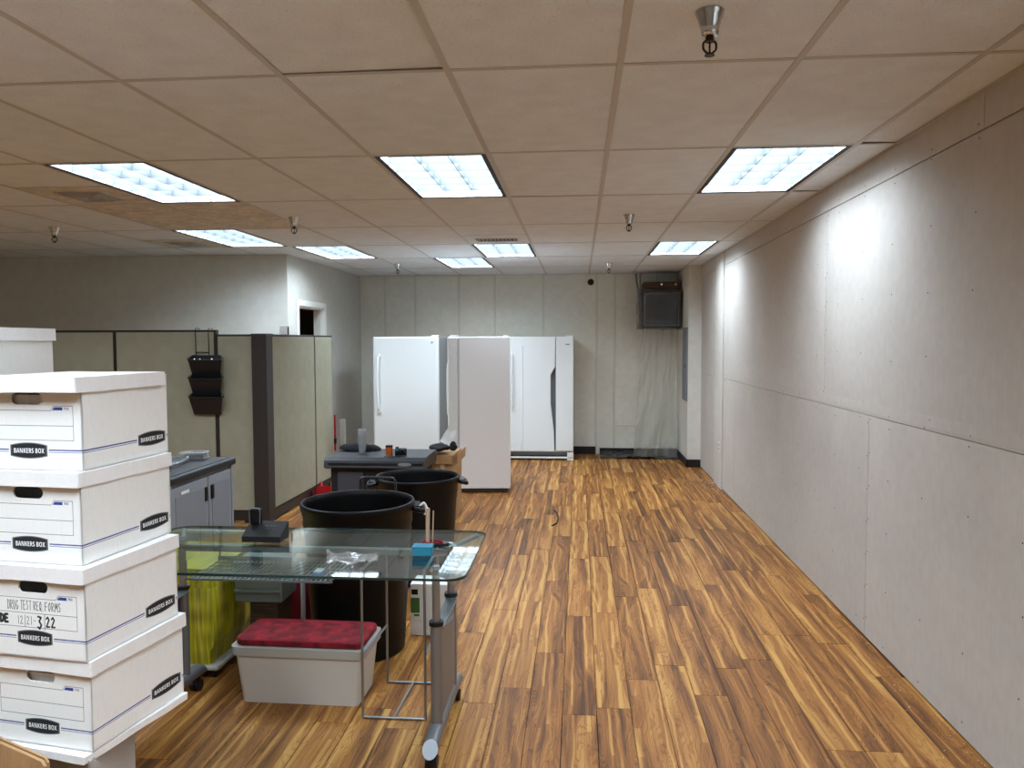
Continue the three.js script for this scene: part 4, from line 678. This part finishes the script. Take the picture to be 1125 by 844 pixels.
// ---------------------------------------------------------------- yellow cart, bin, bag, white box
{
  const t = thing('janitor_cart', 'low wheeled cart carrying a streaked yellow vinyl bag', 'cart', [-1.97, 0, -3.75]);
  const bag = new THREE.BoxGeometry(0.46, 0.46, 0.5, 24, 20, 24), p = bag.attributes.position;
  for (let i = 0; i < p.count; i++) { const x = p.getX(i), y = p.getY(i), z = p.getZ(i), e = Math.hypot(x, z) > 0 ? 1 : 0; const bulge = 1 + 0.07 * Math.sin((y + 0.23) / 0.46 * Math.PI) * (1 - y); const f = 0.028 * (fbm((x + z) * 16, y * 1.8 + 5) - 0.5) * e; p.setXYZ(i, x * bulge * (1 - 0.06 * (y < -0.15 ? 1 : 0)) + Math.sign(x) * f, y + 0.012 * (fbm(x * 8, z * 8) - 0.5), z * bulge + Math.sign(z) * f); }
  bag.computeVertexNormals(); mesh('yellow_bag', uvm(bag.translate(0, 0.31, 0), 2.2), M.yellow, t);
  mesh('frame', [rod([0.235, 0.07, -0.25], [0.235, 0.6, -0.25], 0.01), rod([-0.235, 0.07, -0.25], [-0.235, 0.6, -0.25], 0.01), rod([-0.235, 0.6, -0.25], [0.235, 0.6, -0.25], 0.01)], M.tubRim, t);
  mesh('deck', rspan(-0.26, 0.26, 0.055, 0.08, -0.265, 0.265, 0.01, 2), M.tubRim, t);
  for (const [x, z] of [[0.21, 0.2], [0.21, -0.22], [-0.21, 0.2], [-0.21, -0.22]]) { const c = mesh('caster', cyl(0.025, 0.025, 0.02, 0, 0, 0, 16).rotateZ(Math.PI / 2).translate(x, 0.025, z), M.black, t); mesh('caster_fork', rb(0.03, 0.03, 0.03, x, 0.045, z, 0.005, 1), M.grey, c); }
  const c = thing('brown_carton', 'dark brown carton carrying the grey-green bin', 'carton', [-1.55, 0, -3.74]); mesh('carton_body', uvm(rspan(-0.075, 0.07, 0, 0.337, -0.09, 0.08, 0.005, 1), 2), M.darkWood, c); mesh('tape', span(-0.02, 0.02, 0.337, 0.338, -0.09, 0.08), M.carton, c);
  const b = thing('plastic_bin', 'grey-green plastic bin with a ledge, below the desk front', 'bin', [-1.575, 0.338, -3.74]);
  mesh('bin_body', [rspan(-0.12, 0.12, 0, 0.2, -0.11, 0.1, 0.012, 2)], M.greyGreen, b); mesh('ledge', rspan(-0.115, 0.115, 0.055, 0.068, 0.1, 0.118, 0.004, 1), M.greyGreen, b); mesh('bin_rim', rspan(-0.125, 0.125, 0.185, 0.205, -0.115, 0.11, 0.006, 1), M.greyGreen, b);
  const rg = wobble(new THREE.SphereGeometry(1, 28, 20).scale(0.085, 0.22, 0.11).translate(0, 0.215, 0), 0.07, 9);
  const rbag = thing('red_bag', 'red cloth bag with a white strap beside the large trash can', 'bag', [-1.53, 0, -4.1]); mesh('bag_body', rg, M.redCloth, rbag); mesh('strap', tube([[0.0, 0.42, 0.0], [0.05, 0.36, 0.1], [0.06, 0.22, 0.12], [0.05, 0.08, 0.1]], 0.012, 30, 6), M.whitePlain, rbag);
  const wb = thing('white_carton', 'white carton with a green label standing behind the desk rack', 'carton', [-0.82, 0, -4.24]);
  mesh('carton_body', uvm(rspan(-0.105, 0.105, 0, 0.285, -0.09, 0.09, 0.005, 1), 2), M.white, wb); mesh('green_label', [bx(0.05, 0.085, 0.001, -0.078, 0.17, 0.0905), bx(0.03, 0.012, 0.001, -0.07, 0.115, 0.0905)], M.green, wb); mesh('black_mark', bx(0.035, 0.03, 0.001, -0.08, 0.245, 0.0905), M.black, wb); mesh('top_flap', uvm(bx(0.208, 0.004, 0.09, 0, 0.287, 0.044), 2), M.white, wb);
}

// ---------------------------------------------------------------- low black cabinet and the things around it
{
  const t = thing('black_cabinet', 'low black cabinet with an overhanging top and an oval badge', 'cabinet', [-1.65, 0, -6.5]);
  mesh('body', rspan(-0.42, 0.35, 0.02, 0.57, -0.27, 0.2, 0.008, 2), M.blackMatte, t);
  const s = new THREE.Shape(); s.moveTo(-0.3, 0.57); s.lineTo(0.22, 0.57); s.lineTo(0.25, 0.585); s.lineTo(0.235, 0.635); s.lineTo(0.2, 0.66); s.lineTo(-0.3, 0.66); s.closePath();
  mesh('top', new THREE.ExtrudeGeometry(s, { depth: 0.84, bevelEnabled: true, bevelSize: 0.004, bevelThickness: 0.004, bevelSegments: 2 }).rotateY(-Math.PI / 2).translate(0.38, 0, 0), M.cabTop2 ??= std(0x2a2c30, 0.42), t);
  mesh('front_band', rb(0.8, 0.034, 0.01, -0.03, 0.607, 0.245, 0.004, 1), M.black, t);
  mesh('badge', new THREE.CylinderGeometry(0.03, 0.03, 0.006, 24).rotateX(Math.PI / 2).scale(1.9, 0.45, 1).translate(0.22, 0.612, 0.253), M.grey, t);
  const door = mesh('door', rspan(-0.36, -0.14, 0.08, 0.54, 0.2, 0.212, 0.004, 1), M.slate ??= std(0x44474d, 0.35), t); mesh('handle', rb(0.012, 0.1, 0.02, -0.155, 0.42, 0.222, 0.004, 1), M.black, door);
  mesh('door', rspan(-0.12, 0.33, 0.08, 0.54, 0.2, 0.212, 0.004, 1), M.black, t);
  mesh('hook', tube([[0.18, 0.555, 0.215], [0.16, 0.54, 0.24], [0.17, 0.515, 0.25], [0.2, 0.52, 0.25]], 0.005, 20, 6), M.chrome, t);
  mesh('foot', [bx(0.05, 0.02, 0.05, -0.36, 0.01, 0.14), bx(0.05, 0.02, 0.05, 0.3, 0.01, 0.14), bx(0.05, 0.02, 0.05, -0.36, 0.01, -0.2), bx(0.05, 0.02, 0.05, 0.3, 0.01, -0.2)], M.black, t);
  const T = 0.664;
  const o = thing('orange_tin', 'small orange and brown tin on the low black cabinet', 'tin', [-1.6, T, -6.42]); mesh('tin_body', cyl(0.03, 0.03, 0.075, 0, 0.0375, 0, 20), M.orange, o); mesh('tin_lid', cyl(0.031, 0.031, 0.014, 0, 0.078, 0, 20), M.brass, o);
  const b = thing('black_case', 'small black gadget with a blue dot on the low black cabinet', 'gadget', [-1.5, T, -6.42], 0.2); mesh('case_body', rb(0.1, 0.06, 0.07, 0, 0.03, 0, 0.012, 2), M.black, b); mesh('lens', cyl(0.02, 0.022, 0.03, 0, 0, 0, 18).rotateX(Math.PI / 2).translate(0.015, 0.035, 0.045), M.blackSheen, b); mesh('blue_dot', bx(0.018, 0.014, 0.002, -0.03, 0.05, 0.036), M.teal, b); mesh('dial', cyl(0.014, 0.014, 0.014, -0.03, 0.066, 0, 14), M.bezel, b);
  single('black_wire', 'thin black wire loop on the edge of the low black cabinet', 'wire', tube([[-1.62, T + 0.004, -6.33], [-1.56, T + 0.004, -6.31], [-1.48, T + 0.004, -6.32], [-1.45, T + 0.004, -6.36], [-1.52, T + 0.004, -6.37]], 0.004, 40, 6), M.black);
  const bg = wobble(new THREE.SphereGeometry(1, 28, 14, 0, 2 * Math.PI, 0, Math.PI / 2).scale(0.19, 0.06, 0.09), 0.03, 12).translate(-1.93, T + 0.012, -6.68); single('black_pouch', 'slumped black pouch at the back of the low black cabinet', 'pouch', bg, M.cloth);
  const cups = thing('cup_stack', 'stack of clear plastic cups at the back of the low black cabinet', 'cups', [-1.87, T, -6.55]); for (let i = 0; i < 6; i++) mesh('cup', lathe([[0.026, 0.0], [0.036, 0.085], [0.04, 0.087], [0.037, 0.08], [0.027, 0.004]], 24).translate(0, i * 0.024, 0), M.clearPlastic, cups);
  const cb = thing('cardboard_box', 'brown cardboard box between the low black cabinet and the side-on freezer', 'box', [-1.225, 0, -7.13]);
  mesh('box_body', uvm(wobble(new THREE.BoxGeometry(0.19, 0.6, 0.5, 6, 10, 8).translate(0, 0.3, 0), 0.012, 5), 2), M.carton, cb); mesh('flap', [uvm(bx(0.006, 0.09, 0.48, 0.1, 0.575, 0).rotateZ(-0.06), 2), uvm(bx(0.18, 0.08, 0.006, 0, 0.575, 0.252).rotateX(0.04), 2)], M.carton, cb); mesh('tape', [bx(0.04, 0.6, 0.001, 0.0, 0.3, 0.258)], M.beige, cb);
  const g1 = wobble(new THREE.SphereGeometry(1, 36, 16).scale(0.1, 0.03, 0.13), 0.03, 13); single('black_cloth', 'crumpled black cloth on top of the brown cardboard box', 'cloth', g1.translate(-1.27, 0.662, -6.99), M.cloth);
  const g2 = wobble(new THREE.SphereGeometry(1, 24, 14).scale(0.035, 0.045, 0.05), 0.03, 17); single('black_glove', 'balled black glove at the corner of the brown cardboard box', 'glove', g2.translate(-1.135, 0.675, -6.93), M.cloth);
  const wp = new THREE.PlaneGeometry(0.1, 0.16, 8, 8), wq = wp.attributes.position; for (let i = 0; i < wq.count; i++) wq.setZ(i, 0.03 * fbm(wq.getX(i) * 20, wq.getY(i) * 20)); wp.rotateZ(-0.5).rotateX(-0.3).translate(-1.22, 0.73, -7.2); wp.computeVertexNormals(); single('white_paper', 'crumpled white paper sticking up behind the black cloth', 'paper', wp, M.paperD ??= std(0xececea, 0.8, { side: THREE.DoubleSide }));
}
{ // broom, board and dustpan at the partition end
  const t = thing('broom', 'broom with a thin red and black handle leaning at the partition end', 'broom', [-2.72, 0, -8.42]);
  mesh('handle', rod([0.0, 0.03, 0.0], [0.02, 0.42, 0.04], 0.012), M.beige, t); mesh('grip', rod([0.02, 0.42, 0.04], [0.035, 0.82, 0.08], 0.012), M.redPlain, t); mesh('grip_sleeve', rod([0.024, 0.5, 0.046], [0.029, 0.56, 0.056], 0.016), M.black, t);
  mesh('bristle_head', rb(0.06, 0.07, 0.16, 0, 0.035, 0, 0.008, 2), M.beige, t);
  const w = thing('white_board', 'narrow pale board leaning beside the broom at the partition end', 'board', [-2.66, 0, -8.46]); mesh('board', rspan(-0.006, 0.06, 0.0, 0.76, -0.012, 0.006, 0.003, 1).rotateX(0.02), M.paleBoard ??= std(0xb4bdb5, 0.5), w); mesh('edge_band', span(-0.008, -0.004, 0.0, 0.76, -0.012, 0.008), M.gasket, w);
  const d = thing('dustpan', 'red plastic dustpan on the floor at the partition end', 'dustpan', [-2.63, 0, -7.75], 0.4);
  const ds = new THREE.Shape(); ds.moveTo(-0.11, 0); ds.lineTo(0.11, 0); ds.lineTo(0.09, 0.2); ds.lineTo(-0.09, 0.2); ds.closePath();
  mesh('pan', [new THREE.ExtrudeGeometry(ds, { depth: 0.006, bevelEnabled: false }).rotateX(-Math.PI / 2), bx(0.19, 0.1, 0.006, 0, 0.05, -0.2), bx(0.006, 0.08, 0.19, -0.1, 0.04, -0.1).rotateY(0), bx(0.006, 0.08, 0.19, 0.1, 0.04, -0.1)], M.redPlain, d); mesh('pan_handle', rod([0, 0.09, -0.2], [0, 0.12, -0.3], 0.014), M.redPlain, d);
}
single('floor_cable', 'short curl of black cable lying on the open floor', 'cable', tube([[-0.235, 0.006, -6.75], [-0.195, 0.006, -6.85], [-0.185, 0.006, -7.05], [-0.2, 0.006, -7.25], [-0.235, 0.006, -7.38]], 0.006, 40, 6), M.black);

// ---------------------------------------------------------------- shadows on, hand over
scene.traverse((o) => { if (o.isMesh) { o.castShadow = true; o.receiveShadow = true; } });
renderer.render(scene, camera);
